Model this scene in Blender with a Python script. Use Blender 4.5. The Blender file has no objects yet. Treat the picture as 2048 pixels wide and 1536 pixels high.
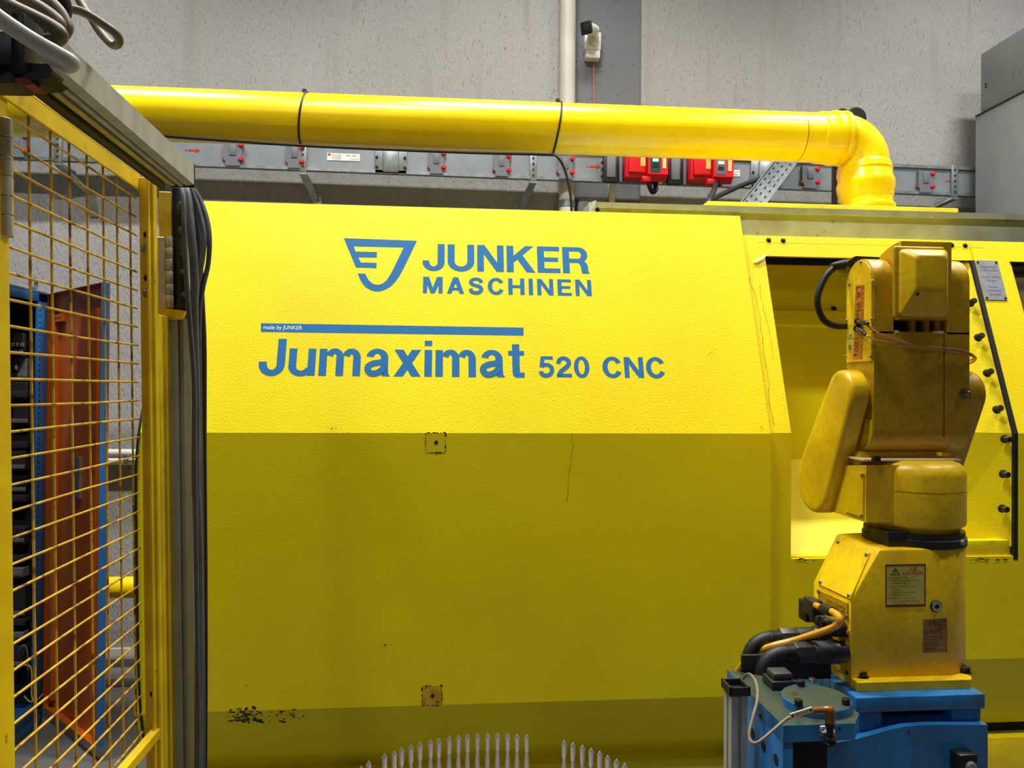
import bpy, bmesh, math, random
from mathutils import Vector, Matrix
from mathutils.geometry import tessellate_polygon
random.seed(7)
SC = bpy.context.scene
COL = SC.collection
PI = math.pi
V3 = Vector

# ------------------------------------------------------------------ camera, world, lights, exposure
CAM = V3((0, 0, 1.55)); YAW = math.radians(5.0); PITCH = math.radians(.46); ROLL = .0067; F = 1500.0
_r = V3((math.cos(YAW), -math.sin(YAW), 0)); _f0 = V3((math.sin(YAW), math.cos(YAW), 0))
_f = _f0 * math.cos(PITCH) + V3((0, 0, math.sin(PITCH)))
_u = -_f0 * math.sin(PITCH) + V3((0, 0, math.cos(PITCH)))
CR = _r * math.cos(ROLL) + _u * math.sin(ROLL)
CU = _u * math.cos(ROLL) - _r * math.sin(ROLL)
cd = bpy.data.cameras.new('camera'); cam = bpy.data.objects.new('camera', cd); COL.objects.link(cam)
cd.sensor_width = 36; cd.lens = 36 * F / 2048; cd.clip_start = .02
m = Matrix((CR, CU, -_f)).transposed().to_4x4(); m.translation = CAM
cam.matrix_world = m
SC.camera = cam
w = bpy.data.worlds.new('hall_air'); SC.world = w; w.use_nodes = True
w.node_tree.nodes['Background'].inputs['Color'].default_value = (.93, .97, 1, 1)
w.node_tree.nodes['Background'].inputs['Strength'].default_value = .05
SC.view_settings.view_transform = 'Standard'; SC.view_settings.look = 'None'
SC.view_settings.gamma = 1; SC.view_settings.use_curve_mapping = False
SC.view_settings.exposure = 0.0


def area(name, loc, size, energy, color=(1, .97, .92), target=None, sy=None):
    l = bpy.data.lights.new(name, 'AREA'); l.energy = energy; l.color = color
    l.shape = 'RECTANGLE'; l.size = size; l.size_y = sy or size
    o = bpy.data.objects.new(name, l); COL.objects.link(o); o.location = loc
    d = (V3(target) if target else V3((loc[0], loc[1], 0))) - V3(loc)
    o.rotation_euler = d.to_track_quat('-Z', 'Y').to_euler()
    return o


# two rows of ceiling tubes along the hall, one over the duct and one in front of the machine
for lx, le in ((-2.2, 74), (.43, 80), (3.1, 74), (5.7, 76)):
    area('hall_lamp', (lx, 2.72, 5.6), 1.0, le, sy=.12).data.spread = math.radians(105)      # louvred
for lx, le in ((-.6, 130), (3.1, 75)):
    area('hall_lamp', (lx, 1.05, 5.6), 1.0, le, sy=.12)
area('hall_lamp', (-1.9, -5.5, 5.6), .5, 26, target=(-.2, 2, 1.2))


# ------------------------------------------------------------------ pixel -> world on a known plane (2048 x 1536 photograph)
def ray(px, py):
    return CR * ((px - 1024) / F) - CU * ((py - 768) / F) + _f


def P(px, py, Y):
    d = ray(px, py); return CAM + d * (Y / d.y)


def PX(px, py, X):
    d = ray(px, py); return CAM + d * (X / d.x)


def PZ(px, py, Z):
    d = ray(px, py); return CAM + d * ((Z - CAM.z) / d.z)


def PP(px, py, p0, n):
    d = ray(px, py); return CAM + d * ((V3(p0) - CAM).dot(n) / d.dot(n))


def xat(px, Y, py=780): return P(px, py, Y).x


def zat(px, py, Y): return P(px, py, Y).z


# ------------------------------------------------------------------ materials
def lin(c):
    def f(v):
        v /= 255.0
        return v / 12.92 if v <= .04045 else ((v + .055) / 1.055) ** 2.4
    return (f(c[0]), f(c[1]), f(c[2]), 1)


def mat(name, col, rough=.5, metal=0.0, bump=None, var=None, spots=None, streak=None, emit=None, spec=.5, coat=0):
    """bump=(scale,strength,dist) var=(scale,other colour,amount) spots=(scale,colour,lo,hi[,stretch])"""
    m = bpy.data.materials.new(name); m.use_nodes = True
    nt = m.node_tree; N = nt.nodes; L = nt.links; b = N['Principled BSDF']
    b.inputs['Roughness'].default_value = rough; b.inputs['Metallic'].default_value = metal
    b.inputs['Specular IOR Level'].default_value = spec
    if coat: b.inputs['Coat Weight'].default_value = coat; b.inputs['Coat Roughness'].default_value = .15
    tc = N.new('ShaderNodeTexCoord')

    def noise(scale, det=3, stretch=None):
        n = N.new('ShaderNodeTexNoise'); n.inputs['Scale'].default_value = scale; n.inputs['Detail'].default_value = det
        if stretch:
            mp = N.new('ShaderNodeMapping'); mp.inputs['Scale'].default_value = stretch
            L.new(tc.outputs['Object'], mp.inputs['Vector']); L.new(mp.outputs['Vector'], n.inputs['Vector'])
        else:
            L.new(tc.outputs['Object'], n.inputs['Vector'])
        return n.outputs['Fac']

    def ramp(fac, lo, hi):
        r = N.new('ShaderNodeMapRange'); r.inputs['From Min'].default_value = lo; r.inputs['From Max'].default_value = hi
        L.new(fac, r.inputs['Value']); return r.outputs['Result']

    def mix(fac, a, bcol):
        x = N.new('ShaderNodeMix'); x.data_type = 'RGBA'
        L.new(fac, x.inputs['Factor'])
        if hasattr(a, 'links'): L.new(a, x.inputs['A'])
        else: x.inputs['A'].default_value = a
        x.inputs['B'].default_value = bcol
        return x.outputs['Result']
    cur = lin(col)
    if var:
        v = ramp(noise(var[0], 4, var[3] if len(var) > 3 else None), .38, .68)
        sc = N.new('ShaderNodeMath'); sc.operation = 'MULTIPLY'; sc.inputs[1].default_value = var[2]
        L.new(v, sc.inputs[0]); cur = mix(sc.outputs[0], cur, lin(var[1]))
    for s in (spots or []):
        v = ramp(noise(s[0], 5, s[4] if len(s) > 4 else None), s[2], s[3]); cur = mix(v, cur, lin(s[1]))
    if hasattr(cur, 'links'): L.new(cur, b.inputs['Base Color'])
    else: b.inputs['Base Color'].default_value = cur
    if bump:
        bn = N.new('ShaderNodeBump'); bn.inputs['Strength'].default_value = bump[1]; bn.inputs['Distance'].default_value = bump[2]
        L.new(noise(bump[0], 2, bump[3] if len(bump) > 3 else None), bn.inputs['Height']); L.new(bn.outputs['Normal'], b.inputs['Normal'])
    return m


YEL = (246, 226, 4)
M = {}
M['machine'] = mat('textured_yellow_paint', YEL, .5, bump=(230, .28, .003), var=(2.2, (232, 205, 8), .55), spec=.28)
M['machine_dirty'] = mat('textured_yellow_paint_grimy', (240, 216, 4), 0.45, bump=(230, .3, .003), var=(5, (205, 170, 15), .7), spots=[(9, (120, 88, 14), .66, .8), (60, (60, 45, 12), .76, .8)])
M['duct'] = mat('glossy_yellow_paint', (252, 218, 0), .27, var=(6, (240, 200, 4), .5), spots=[(30, (196, 155, 10), .7, .85)])
M['robot'] = mat('robot_yellow_enamel', (238, 200, 14), .34, bump=(400, .12, .002), var=(7, (205, 160, 18), .8), spots=[(26, (140, 100, 20), .68, .98, (1, 1, .6)), (130, (86, 62, 18), .72, .79), (70, (196, 152, 16), .5, .9), (10, (150, 112, 22), .62, .98, (1.4, 1.4, .5))])
M['robot_worn'] = mat('robot_yellow_enamel_oily', (200, 158, 8), .36, bump=(400, .15, .002), var=(9, (172, 134, 18), .7), spots=[(22, (120, 88, 20), .64, .98), (140, (206, 176, 80), .74, .82), (80, (150, 114, 18), .5, .9)])
M['gate'] = mat('gate_yellow_paint', (244, 208, 20), .45, var=(14, (212, 172, 18), .7), spots=[(45, (110, 76, 16), .68, .78)])
M['wire'] = mat('rusty_yellow_wire', (226, 186, 60), .5, var=(30, (186, 140, 40), .8), spots=[(42, (112, 66, 22), .54, .66)])
M['blue_print'] = mat('blue_vinyl', (42, 110, 170), .6, spec=.15, bump=(230, .2, .003))
M['white_print'] = mat('white_vinyl', (235, 235, 225), .5)
M['black_print'] = mat('black_ink', (30, 26, 20), .5)
M['red_print'] = mat('red_ink', (190, 30, 22), .5)
M['orange_print'] = mat('orange_label', (196, 112, 22), .45, var=(40, (150, 80, 20), .7))
M['brown_print'] = mat('brown_ink', (96, 40, 16), .5)
M['wall'] = mat('textured_grey_render', (166, 165, 164), .9, bump=(110, .6, .01, (1.3, 1, .35)), var=(1.1, (156, 155, 153), .8),
                spots=[(70, (118, 116, 112), .60, .74, (1.6, 1, .4)), (160, (134, 133, 130), .55, .72, (1.3, 1, .5)), (5, (150, 148, 144), .55, .75, (2.4, 1, .25))])
M['column'] = mat('raw_concrete', (112, 114, 118), .9, bump=(60, .3, .01), var=(3, (100, 102, 106), .8), spots=[(46, (58, 60, 62), .68, .72)])
M['floor'] = mat('grey_concrete_floor', (96, 95, 93), .6, bump=(30, .1, .005), var=(2, (100, 99, 96), .8), spots=[(20, (74, 72, 70), .6, .8)])
M['pipe_white'] = mat('off_white_pipe', (200, 196, 186), .5, var=(4, (180, 176, 166), .8))
M['galv'] = mat('galvanised_steel', (164, 172, 174), .38, .75, var=(20, (130, 138, 142), .8), bump=(60, .08, .003))
M['galv_dull'] = mat('dull_galvanised_sheet', (186, 190, 172), .55, .25, var=(9, (150, 154, 134), .8), spots=[(26, (84, 82, 62), .66, .8)], bump=(20, .1, .004))
M['trunk'] = mat('busbar_grey_enamel', (142, 150, 156), .38, .35, var=(10, (126, 134, 140), .7))
M['alu'] = mat('aluminium_profile', (186, 190, 184), .5, .1, var=(30, (156, 159, 150), .8, (1, 1, .2)), bump=(80, .08, .002))
M['steel'] = mat('polished_steel', (192, 189, 182), .3, .68)
M['hinge'] = mat('brushed_hinge_steel', (196, 188, 160), .4, .45, var=(60, (160, 152, 128), .7))
M['darksteel'] = mat('black_oxide_steel', (42, 42, 44), .35, .6)
M['bolt'] = mat('zinc_bolt', (176, 170, 156), .3, .95, var=(120, (120, 112, 96), .8))
M['black'] = mat('black_plastic', (26, 27, 30), .4)
M['rubber'] = mat('black_rubber', (18, 18, 18), .55)
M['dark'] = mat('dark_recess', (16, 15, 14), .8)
M['cable_grey'] = mat('grey_cable_sheath', (82, 84, 90), .5, var=(40, (66, 68, 72), .7))
M['cable_beige'] = mat('grimy_beige_cable', (126, 114, 88), .5, var=(25, (98, 86, 60), .8))
M['cable_white'] = mat('pale_grey_hose', (190, 190, 180), .45, var=(25, (150, 150, 138), .7))
M['cable_orange'] = mat('orange_cable', (226, 160, 28), .4, var=(30, (196, 140, 60), .8), spots=[(60, (110, 60, 20), .68, .78)])
M['copper'] = mat('copper_tinted_wire', (206, 150, 96), .35, .3)
M['redc'] = mat('red_plastic', (214, 24, 36), .35)
M['red_wire'] = mat('salmon_wire', (190, 96, 84), .5)
M['greyplastic'] = mat('grey_plastic', (104, 108, 116), .5)
M['teal'] = mat('teal_window', (34, 78, 82), .2)
M['white'] = mat('white_plastic', (226, 226, 222), .4)
M['paper'] = mat('paper_label', (226, 224, 216), .6)
M['caution'] = mat('caution_label', (206, 192, 92), .5, var=(25, (176, 150, 50), .8))
M['plate'] = mat('brown_type_plate', (132, 92, 48), .45, .2, var=(60, (170, 138, 84), .8, (.6, 1, 2)))
M['aluplate'] = mat('aluminium_nameplate', (178, 182, 190), .4, .5, var=(40, (150, 154, 160), .6))
M['blue'] = mat('machine_blue_enamel', (38, 122, 190), .32, var=(8, (28, 84, 128), .8, (2, 2, .5)), spots=[(12, (40, 76, 84), .6, .78, (2, 2, .4)), (90, (20, 44, 60), .72, .78)], bump=(60, .12, .003))
M['blue_oily'] = mat('oily_green_blue_enamel', (62, 74, 56), .3, var=(14, (46, 66, 66), .8), spots=[(24, (36, 40, 28), .56, .74)], bump=(60, .12, .003))
M['cabblue'] = mat('cabinet_blue_enamel', (44, 112, 178), .4, var=(6, (38, 96, 156), .7))
M['orange'] = mat('cabinet_orange_enamel', (196, 92, 12), .42, var=(4, (176, 80, 12), .7))
M['darkgear'] = mat('switchgear_dark', (52, 52, 54), .5)
M['gear'] = mat('switchgear_grey', (120, 122, 124), .5)
M['greycab'] = mat('grey_enamelled_sheet', (146, 150, 150), .5, var=(4, (130, 134, 134), .7), spots=[(22, (96, 98, 96), .68, .76, (1, 1, .5))])
M['rust'] = mat('rust_brown', (116, 70, 16), .7, var=(60, (70, 36, 12), .9), spots=[(40, (176, 140, 20), .55, .7)])
M['rusted_paint'] = mat('rust_tinged_paint', (206, 168, 14), .6, var=(50, (170, 116, 18), .9), spots=[(70, (104, 56, 16), .56, .68)])
M['rustline'] = mat('rust_stain_line', (160, 112, 16), .6)
M['chip'] = mat('bare_dark_chip', (44, 48, 40), .6)
M['glass'] = mat('smoked_window', (120, 104, 84), .12, .3, var=(6, (70, 58, 44), .9, (.3, 1, 5)))
M['wornbrown'] = mat('amber_oiled_plug', (120, 66, 20), .25)
M['brick'] = mat('red_oxide_shim', (150, 62, 46), .7)
M['putty'] = mat('putty_tag', (224, 206, 160), .5)


# ------------------------------------------------------------------ mesh building
class MB:
    def __init__(s): s.bm = bmesh.new()

    def _bev(s, geom_verts, r, seg=2, ang=30):
        vs = set(geom_verts)
        ed = [e for e in s.bm.edges if e.verts[0] in vs and e.verts[1] in vs and len(e.link_faces) == 2 and e.calc_face_angle(0) > math.radians(ang)]
        if ed and r > 0:
            bmesh.ops.bevel(s.bm, geom=ed, offset=r, segments=seg, profile=.5, affect='EDGES', clamp_overlap=True)

    def box(s, a, b, bev=0, seg=2, mtx=None):
        a, b = V3(a), V3(b)
        c = (a + b) / 2; d = V3((abs(b.x - a.x), abs(b.y - a.y), abs(b.z - a.z)))
        T = Matrix.Translation(c) @ Matrix.Diagonal((d.x, d.y, d.z, 1))
        if mtx is not None: T = mtx @ T
        r = bmesh.ops.create_cube(s.bm, size=1, matrix=T)
        if bev: s._bev(r['verts'], bev, seg)
        return s

    def prism(s, pts, vec, bev=0, seg=2, ang=30):
        """closed polygon of 3-D points pushed along vec"""
        pts = [V3(p) for p in pts]; vec = V3(vec)
        n = V3((0, 0, 0))
        for i in range(len(pts)):
            p, q = pts[i], pts[(i + 1) % len(pts)]
            n += p.cross(q)
        if n.dot(vec) > 0: pts = pts[::-1]
        A = [s.bm.verts.new(p) for p in pts]; B = [s.bm.verts.new(p + vec) for p in pts]
        s.bm.faces.new(A); s.bm.faces.new(B[::-1])
        k = len(pts)
        for i in range(k):
            j = (i + 1) % k
            s.bm.faces.new((A[j], A[i], B[i], B[j]))
        if bev: s._bev(A + B, bev, seg, ang)
        return s

    def flat(s, pts):
        """filled polygon (any outline)"""
        pts = [V3(p) for p in pts]
        vs = [s.bm.verts.new(p) for p in pts]
        for t in tessellate_polygon([pts]):
            try: s.bm.faces.new([vs[i] for i in t])
            except ValueError: pass
        return s

    def ringsweep(s, rings, cap=True, close=False):
        R = [[s.bm.verts.new(p) for p in r] for r in rings]
        n = len(R[0])
        pairs = list(zip(R, R[1:])) + ([(R[-1], R[0])] if close else [])
        for a, b in pairs:
            for i in range(n):
                j = (i + 1) % n
                s.bm.faces.new((a[i], a[j], b[j], b[i]))
        if cap and not close:
            s.bm.faces.new(R[0][::-1]); s.bm.faces.new(R[-1])
        return s

    def cyl(s, p0, p1, r, seg=16, r2=None):
        return s.lathe(p0, p1, [(0, r), (1, r if r2 is None else r2)], seg)

    def lathe(s, p0, p1, prof, seg=16):
        """prof: list of (t along p0->p1, radius)"""
        p0, p1 = V3(p0), V3(p1); d = p1 - p0; ax = d.normalized()
        u = ax.orthogonal().normalized(); v = ax.cross(u)
        rings = []
        for t, r in prof:
            c = p0 + d * t; r = max(r, 1e-5)
            rings.append([c + (u * math.cos(2 * PI * i / seg) + v * math.sin(2 * PI * i / seg)) * r for i in range(seg)])
        return s.ringsweep(rings)

    def tube(s, pts, r, seg=8, smooth=5, radii=None, close=False):
        pts = [V3(p) for p in pts]
        if smooth and len(pts) > 2: pts = catmull(pts, smooth, close)
        n = len(pts); t0 = (pts[1] - pts[0]).normalized(); u = t0.orthogonal().normalized(); rings = []
        for i, p in enumerate(pts):
            a = pts[i - 1] if i or close else pts[0]; b = pts[(i + 1) % n] if (i < n - 1 or close) else pts[-1]
            t = (b - a).normalized()
            u = (u - t * u.dot(t)).normalized(); v = t.cross(u)
            rr = r if radii is None else radii(i / (n - 1))
            rings.append([p + (u * math.cos(2 * PI * k / seg) + v * math.sin(2 * PI * k / seg)) * rr for k in range(seg)])
        return s.ringsweep(rings, close=close)

    def hexhead(s, c, ax, r, h, washer=0):
        c, ax = V3(c), V3(ax).normalized()
        if washer: s.lathe(c, c + ax * h * .3, [(0, washer), (1, washer)], 16); c = c + ax * h * .3
        s.lathe(c, c + ax * h, [(0, r), (.8, r), (1, r * .8)], 6)
        return s

    def text(s, body, O, U, Vv, off=0.0, thick=0.0004, N=None):
        """lettering fitted to the parallelogram O, O+U, O+V"""
        tris, vs = text_geo(body, off)
        O, U, Vv = V3(O), V3(U), V3(Vv)
        n = (N or U.cross(Vv)).normalized() * thick
        bv = [s.bm.verts.new(O + U * x + Vv * y + n) for x, y in vs]
        for f in tris:
            try: s.bm.faces.new([bv[i] for i in f])
            except ValueError: pass
        return s

    def done(s, name, mtl, parent=None, local=False, smooth=35, origin=None, **kw):
        bmesh.ops.remove_doubles(s.bm, verts=s.bm.verts, dist=1e-6)
        if kw.pop('recalc', True): bmesh.ops.recalc_face_normals(s.bm, faces=s.bm.faces)
        me = bpy.data.meshes.new(name)
        s.bm.to_mesh(me); s.bm.free()
        for p in me.polygons: p.use_smooth = True
        me.set_sharp_from_angle(angle=math.radians(smooth))
        me.materials.append(M[mtl] if isinstance(mtl, str) else mtl)
        o = bpy.data.objects.new(name, me); COL.objects.link(o)
        if parent is not None:
            if not local: me.transform(Matrix.Translation(-root_loc(parent)))
            o.parent = parent
        else:
            if origin is None:
                xs = [v.co for v in me.vertices]
                lo = V3((min(v.x for v in xs), min(v.y for v in xs), min(v.z for v in xs)))
                hi = V3((max(v.x for v in xs), max(v.y for v in xs), max(v.z for v in xs)))
                origin = V3(((lo.x + hi.x) / 2, (lo.y + hi.y) / 2, lo.z))
            me.transform(Matrix.Translation(-V3(origin))); o.location = origin
        for k, v in kw.items(): o[k] = v
        return o


def root_loc(o):
    l = V3((0, 0, 0))
    while o is not None: l = l + o.location; o = o.parent
    return l


def catmull(p, k, close=False):
    out = []; n = len(p)
    for i in range(n if close else n - 1):
        a = p[i - 1] if (i or close) else p[0] * 2 - p[1]
        b, c = p[i], p[(i + 1) % n]
        d = p[(i + 2) % n] if (i + 2 < n or close) else p[-1] * 2 - p[-2]
        for j in range(k):
            t = j / k
            out.append(.5 * ((2 * b) + (c - a) * t + (2 * a - 5 * b + 4 * c - d) * t * t + (3 * b - a - 3 * c + d) * t ** 3))
    if not close: out.append(p[-1].copy())
    return out


# ------------------------------------------------------------------ bold grotesque letters for the hood, drawn from bars, bands and strokes
def _rect(x0, y0, x1, y1): return [(x0, y0), (x1, y0), (x1, y1), (x0, y1)]


def _band(cx, cy, rx, ry, tx, ty, a0, a1, n=18):
    o = [(cx + rx * math.cos(math.radians(a0 + (a1 - a0) * i / n)), cy + ry * math.sin(math.radians(a0 + (a1 - a0) * i / n))) for i in range(n + 1)]
    q = [(cx + (rx - tx) * math.cos(math.radians(a0 + (a1 - a0) * i / n)), cy + (ry - ty) * math.sin(math.radians(a0 + (a1 - a0) * i / n))) for i in range(n + 1)]
    return [[o[i], o[i + 1], q[i + 1], q[i]] for i in range(n)]


def _spine(pts, w_, k=6):
    p = catmull([V3((x, y, 0)) for x, y in pts], k); L_, R_ = [], []
    for i, q in enumerate(p):
        d = (p[min(i + 1, len(p) - 1)] - p[max(i - 1, 0)]).normalized() * w_ / 2
        L_.append((q.x - d.y, q.y + d.x)); R_.append((q.x + d.y, q.y - d.x))
    return [[L_[i], L_[i + 1], R_[i + 1], R_[i]] for i in range(len(p) - 1)]


GL = {
    'J': (.62, [_rect(.42, .30, .62, 1), _rect(0, .30, .185, .37)] + _band(.31, .305, .31, .32, .195, .165, 180, 360)),
    'U': (.76, [_rect(0, .36, .2, 1), _rect(.56, .36, .76, 1)] + _band(.38, .365, .38, .38, .2, .18, 180, 360)),
    'N': (.76, [_rect(0, 0, .19, 1), _rect(.57, 0, .76, 1), [(.0, 1), (.21, 1), (.76, 0), (.55, 0)]]),
    'K': (.80, [_rect(0, 0, .2, 1), [(.19, .35), (.19, .61), (.54, 1), (.79, 1)], [(.30, .50), (.45, .66), (.82, 0), (.57, 0)]]),
    'E': (.65, [_rect(0, 0, .2, 1), _rect(.1, 0, .66, .17), _rect(.1, .425, .61, .585), _rect(.1, .83, .65, 1)]),
    'R': (.76, [_rect(0, 0, .2, 1), _rect(.1, .835, .47, 1), _rect(.1, .40, .47, .56), [(.40, .47), (.62, .47), (.71, .38), (.735, .26), (.74, .07), (.78, 0), (.56, 0), (.535, .1), (.53, .26), (.48, .38), (.40, .41)]] + _band(.47, .70, .265, .30, .19, .16, -90, 90)),
    'M': (.90, [_rect(0, 0, .185, 1), _rect(.715, 0, .90, 1), [(0, 1), (.27, 1), (.54, 0), (.36, 0)], [(.90, 1), (.63, 1), (.36, 0), (.54, 0)]]),
    'A': (.80, [[(0, 0), (.21, 0), (.515, 1), (.285, 1)], [(.8, 0), (.59, 0), (.285, 1), (.515, 1)], _rect(.18, .2, .62, .36)]),
    'S': (.69, _spine([(.595, .69), (.53, .85), (.35, .92), (.17, .85), (.105, .71), (.19, .585), (.36, .52), (.53, .44), (.595, .29), (.52, .14), (.34, .08), (.15, .15), (.09, .32)], .185)),
    'C': (.76, _band(.39, .5, .39, .515, .2, .175, 28, 332, 28)),
    'H': (.76, [_rect(0, 0, .2, 1), _rect(.56, 0, .76, 1), _rect(.1, .415, .66, .59)]),
    'I': (.2, [_rect(0, 0, .2, 1)]),
    'u': (.64, [_rect(0, .24, .185, .74), _rect(.455, 0, .64, .74)] + _band(.30, .25, .30, .265, .185, .15, 180, 345)),
    'm': (1.0, [_rect(0, 0, .185, .74), _rect(.408, 0, .593, .5), _rect(.815, 0, 1.0, .5)] + _band(.368, .49, .225, .265, .18, .145, 0, 160) + _band(.775, .49, .225, .265, .18, .145, 0, 160)),
    'a': (.64, [_rect(.40, .1, .585, .5), [(.40, .2), (.585, .2), (.595, .07), (.64, 0), (.45, 0), (.41, .08)]] + _band(.315, .5, .27, .26, .18, .135, 0, 168) + _spine([(.50, .40), (.40, .385), (.23, .35), (.115, .28), (.095, .18), (.17, .085), (.29, .085), (.41, .15), (.50, .27)], .16)),
    'x': (.66, [[(0, .74), (.225, .74), (.66, 0), (.435, 0)], [(.66, .74), (.435, .74), (0, 0), (.225, 0)]]),
    'i': (.185, [_rect(0, 0, .185, .74), _rect(0, .85, .185, 1)]),
    't': (.40, [_rect(.10, .13, .285, .93), _rect(0, .61, .40, .74), _rect(.2, -.005, .40, .135), [(.10, .14), (.285, .14), (.285, -.005), (.19, -.005), (.12, .04)]]),
    '5': (.65, [_rect(.115, .84, .61, 1), [(.10, 1), (.27, 1), (.215, .48), (.035, .46)]] + _spine([(.13, .50), (.26, .585), (.42, .57), (.535, .46), (.555, .31), (.49, .16), (.35, .085), (.2, .10), (.115, .18), (.09, .28)], .18)),
    '2': (.65, [_rect(.005, 0, .64, .17)] + _spine([(.095, .64), (.125, .79), (.23, .9), (.37, .905), (.50, .82), (.54, .69), (.48, .55), (.33, .41), (.18, .27), (.11, .09)], .185)),
    '0': (.65, _band(.325, .5, .325, .515, .185, .16, 0, 360, 32)),
}


def bold_text(mb, body, O, U, W, n, gap=.1):
    """U spans the whole word, W one capital height"""
    tot = sum(GL[c][0] for c in body) + gap * (len(body) - 1); x = 0
    for c in body:
        w_, polys = GL[c]
        for k_, p in enumerate(polys): mb.flat([O + U * ((x + q[0]) / tot) + W * q[1] + n * (1 + .03 * k_) for q in p])
        x += w_ + gap
    return mb


_TG = {}


def text_geo(body, off=0.0):
    if (body, off) in _TG: return _TG[(body, off)]
    cu = bpy.data.curves.new('lettering', 'FONT'); cu.body = body; cu.size = 1; cu.offset = off; cu.resolution_u = 4
    o = bpy.data.objects.new('lettering', cu); COL.objects.link(o)
    dg = bpy.context.evaluated_depsgraph_get()
    me = bpy.data.meshes.new_from_object(o.evaluated_get(dg))
    vs = [(v.co.x, v.co.y) for v in me.vertices]; fs = [tuple(p.vertices) for p in me.polygons]
    bpy.data.objects.remove(o); bpy.data.curves.remove(cu); bpy.data.meshes.remove(me)
    x0, x1 = min(v[0] for v in vs), max(v[0] for v in vs); y0, y1 = min(v[1] for v in vs), max(v[1] for v in vs)
    vs = [((x - x0) / (x1 - x0), (y - y0) / (y1 - y0)) for x, y in vs]
    _TG[(body, off)] = (fs, vs)
    return fs, vs


def thing(name, label, cat, loc, group=None):
    o = bpy.data.objects.new(name, None); COL.objects.link(o); o.location = loc
    o.empty_display_size = .05; o['label'] = label; o['category'] = cat
    if group: o['group'] = group
    return o


def copy_thing(root, delta, label):
    r = root.copy(); COL.objects.link(r); r.location = root.location + V3(delta); r['label'] = label
    for ch in list(root.children):
        c = ch.copy(); COL.objects.link(c); c.parent = r
        for g in list(ch.children):
            d = g.copy(); COL.objects.link(d); d.parent = c
    return r


def arc(cy, cz, r, a0, a1, n):
    return [(cy + r * math.cos(math.radians(a0 + (a1 - a0) * i / n)), cz + r * math.sin(math.radians(a0 + (a1 - a0) * i / n))) for i in range(n + 1)]


# ================================================================== SETTING
WY = 4.40
cl, cr_ = xat(1148, WY), xat(1279, WY)
MB().box((-6, WY, -.02), (cl - .01, WY + .25, 5.5)).box((cr_, WY, -.02), (6, WY + .25, 5.5)).done('wall_back', 'wall', kind='structure')
MB().box((cl - .05, WY + .012, -.02), (cr_ + .05, WY + .3, 5.5)).done('column', 'column', kind='structure')
MB().box((-6, -3, -.1), (6, WY + .3, 0)).done('floor', 'floor', kind='structure')
MB().box((-6, WY - .02, 0), (cl - .1, WY, .09), .004).done('baseboard_back', 'pipe_white', kind='structure')

# down pipe beside the column, its clamp
xc = xat(1131, WY - .06)
t = thing('drain_pipe', 'off-white vertical pipe running down beside the concrete column', 'pipe', (xc, WY - .06, 0))
MB().cyl((xc, WY - .06, 0), (xc, WY - .06, 5.4), .047, 24).done('pipe_body', 'pipe_white', t)
for z in (2.62, 4.3):
    MB().lathe((xc, WY - .06, z), (xc, WY - .06, z + .04), [(0, .05), (1, .05)], 24).box((xc - .012, WY - .03, z + .005), (xc + .012, WY - .002, z + .035)).done('pipe_clamp', 'galv', t)

# conduit and small grey box under the trunking on the column
xb = xat(1177, WY - .03)
t = thing('conduit_box', 'pale grey conduit box low on the concrete column, above the machine', 'box', (xb, WY - .04, 2.4))
zb = zat(1177, 393, WY - .05)
MB().box((xb - .075, WY - .06, zb - .16), (xb + .1, WY + .01, zb), .02, 3).done('box_body', 'greycab', t)
xk = xat(1222, WY - .03)
MB().box((xk - .018, WY - .035, zb - .1), (xk + .018, WY + .012, zat(1222, 368, WY)), .004).done('conduit', 'white', t)

# ------------------------------------------------------------------ security camera on the column
cx = xat(1180, WY); cz = zat(1180, 95, WY)
t = thing('security_camera', 'small white security camera with black lens face on concrete column', 'camera', (cx, WY, cz - .1))
MB().box((cx - .052, WY - .05, cz - .035), (cx + .046, WY + .012, cz + .072), .008, 2).done('mount_box', 'white', t)
a = V3((cx - .010, WY - .085, cz + .062)); b = V3((cx - .062, WY - .155, cz + .040))
MB().tube([(cx + .005, WY - .05, cz + .02), (cx + .012, WY - .08, cz + .022), (cx + .006, WY - .095, cz + .045)], .014, 10).lathe((cx + .005, WY - .05, cz + .015), (cx + .005, WY - .062, cz + .015), [(0, .028), (1, .024)], 16).done('bracket', 'white', t)
ax = (b - a).normalized()
MB().lathe(a - ax * .02, b, [(0, .026), (.06, .034), (1, .036)], 20).done('camera_body', 'white', t)
q = ax.to_track_quat('Z', 'Y').to_matrix().to_4x4(); q.translation = b
MB().box((-.036, -.036, -.004), (.036, .036, .012), .01, 3, mtx=q).done('front_bezel', 'black', t)
MB().lathe(b + ax * .012, b + ax * .014, [(0, .018), (1, .016)], 16).done('lens', 'rubber', t)
MB().box((cx - .046, WY - .046, cz - .08), (cx + .040, WY + .012, cz - .035), .003).done('mount_plate', 'white', t)
MB().tube([(cx + .012, WY + .004, cz - .09), (cx + .01, WY + .006, cz - .16), (cx + .014, WY + .006, cz - .22), (cx + .016, WY + .006, cz - .5), (cx + .02, WY + .006, cz - .62)], .005, 6).done(
    'camera_wire', 'red_wire', label='thin salmon red wire hanging below the security camera', category='wire')

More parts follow.
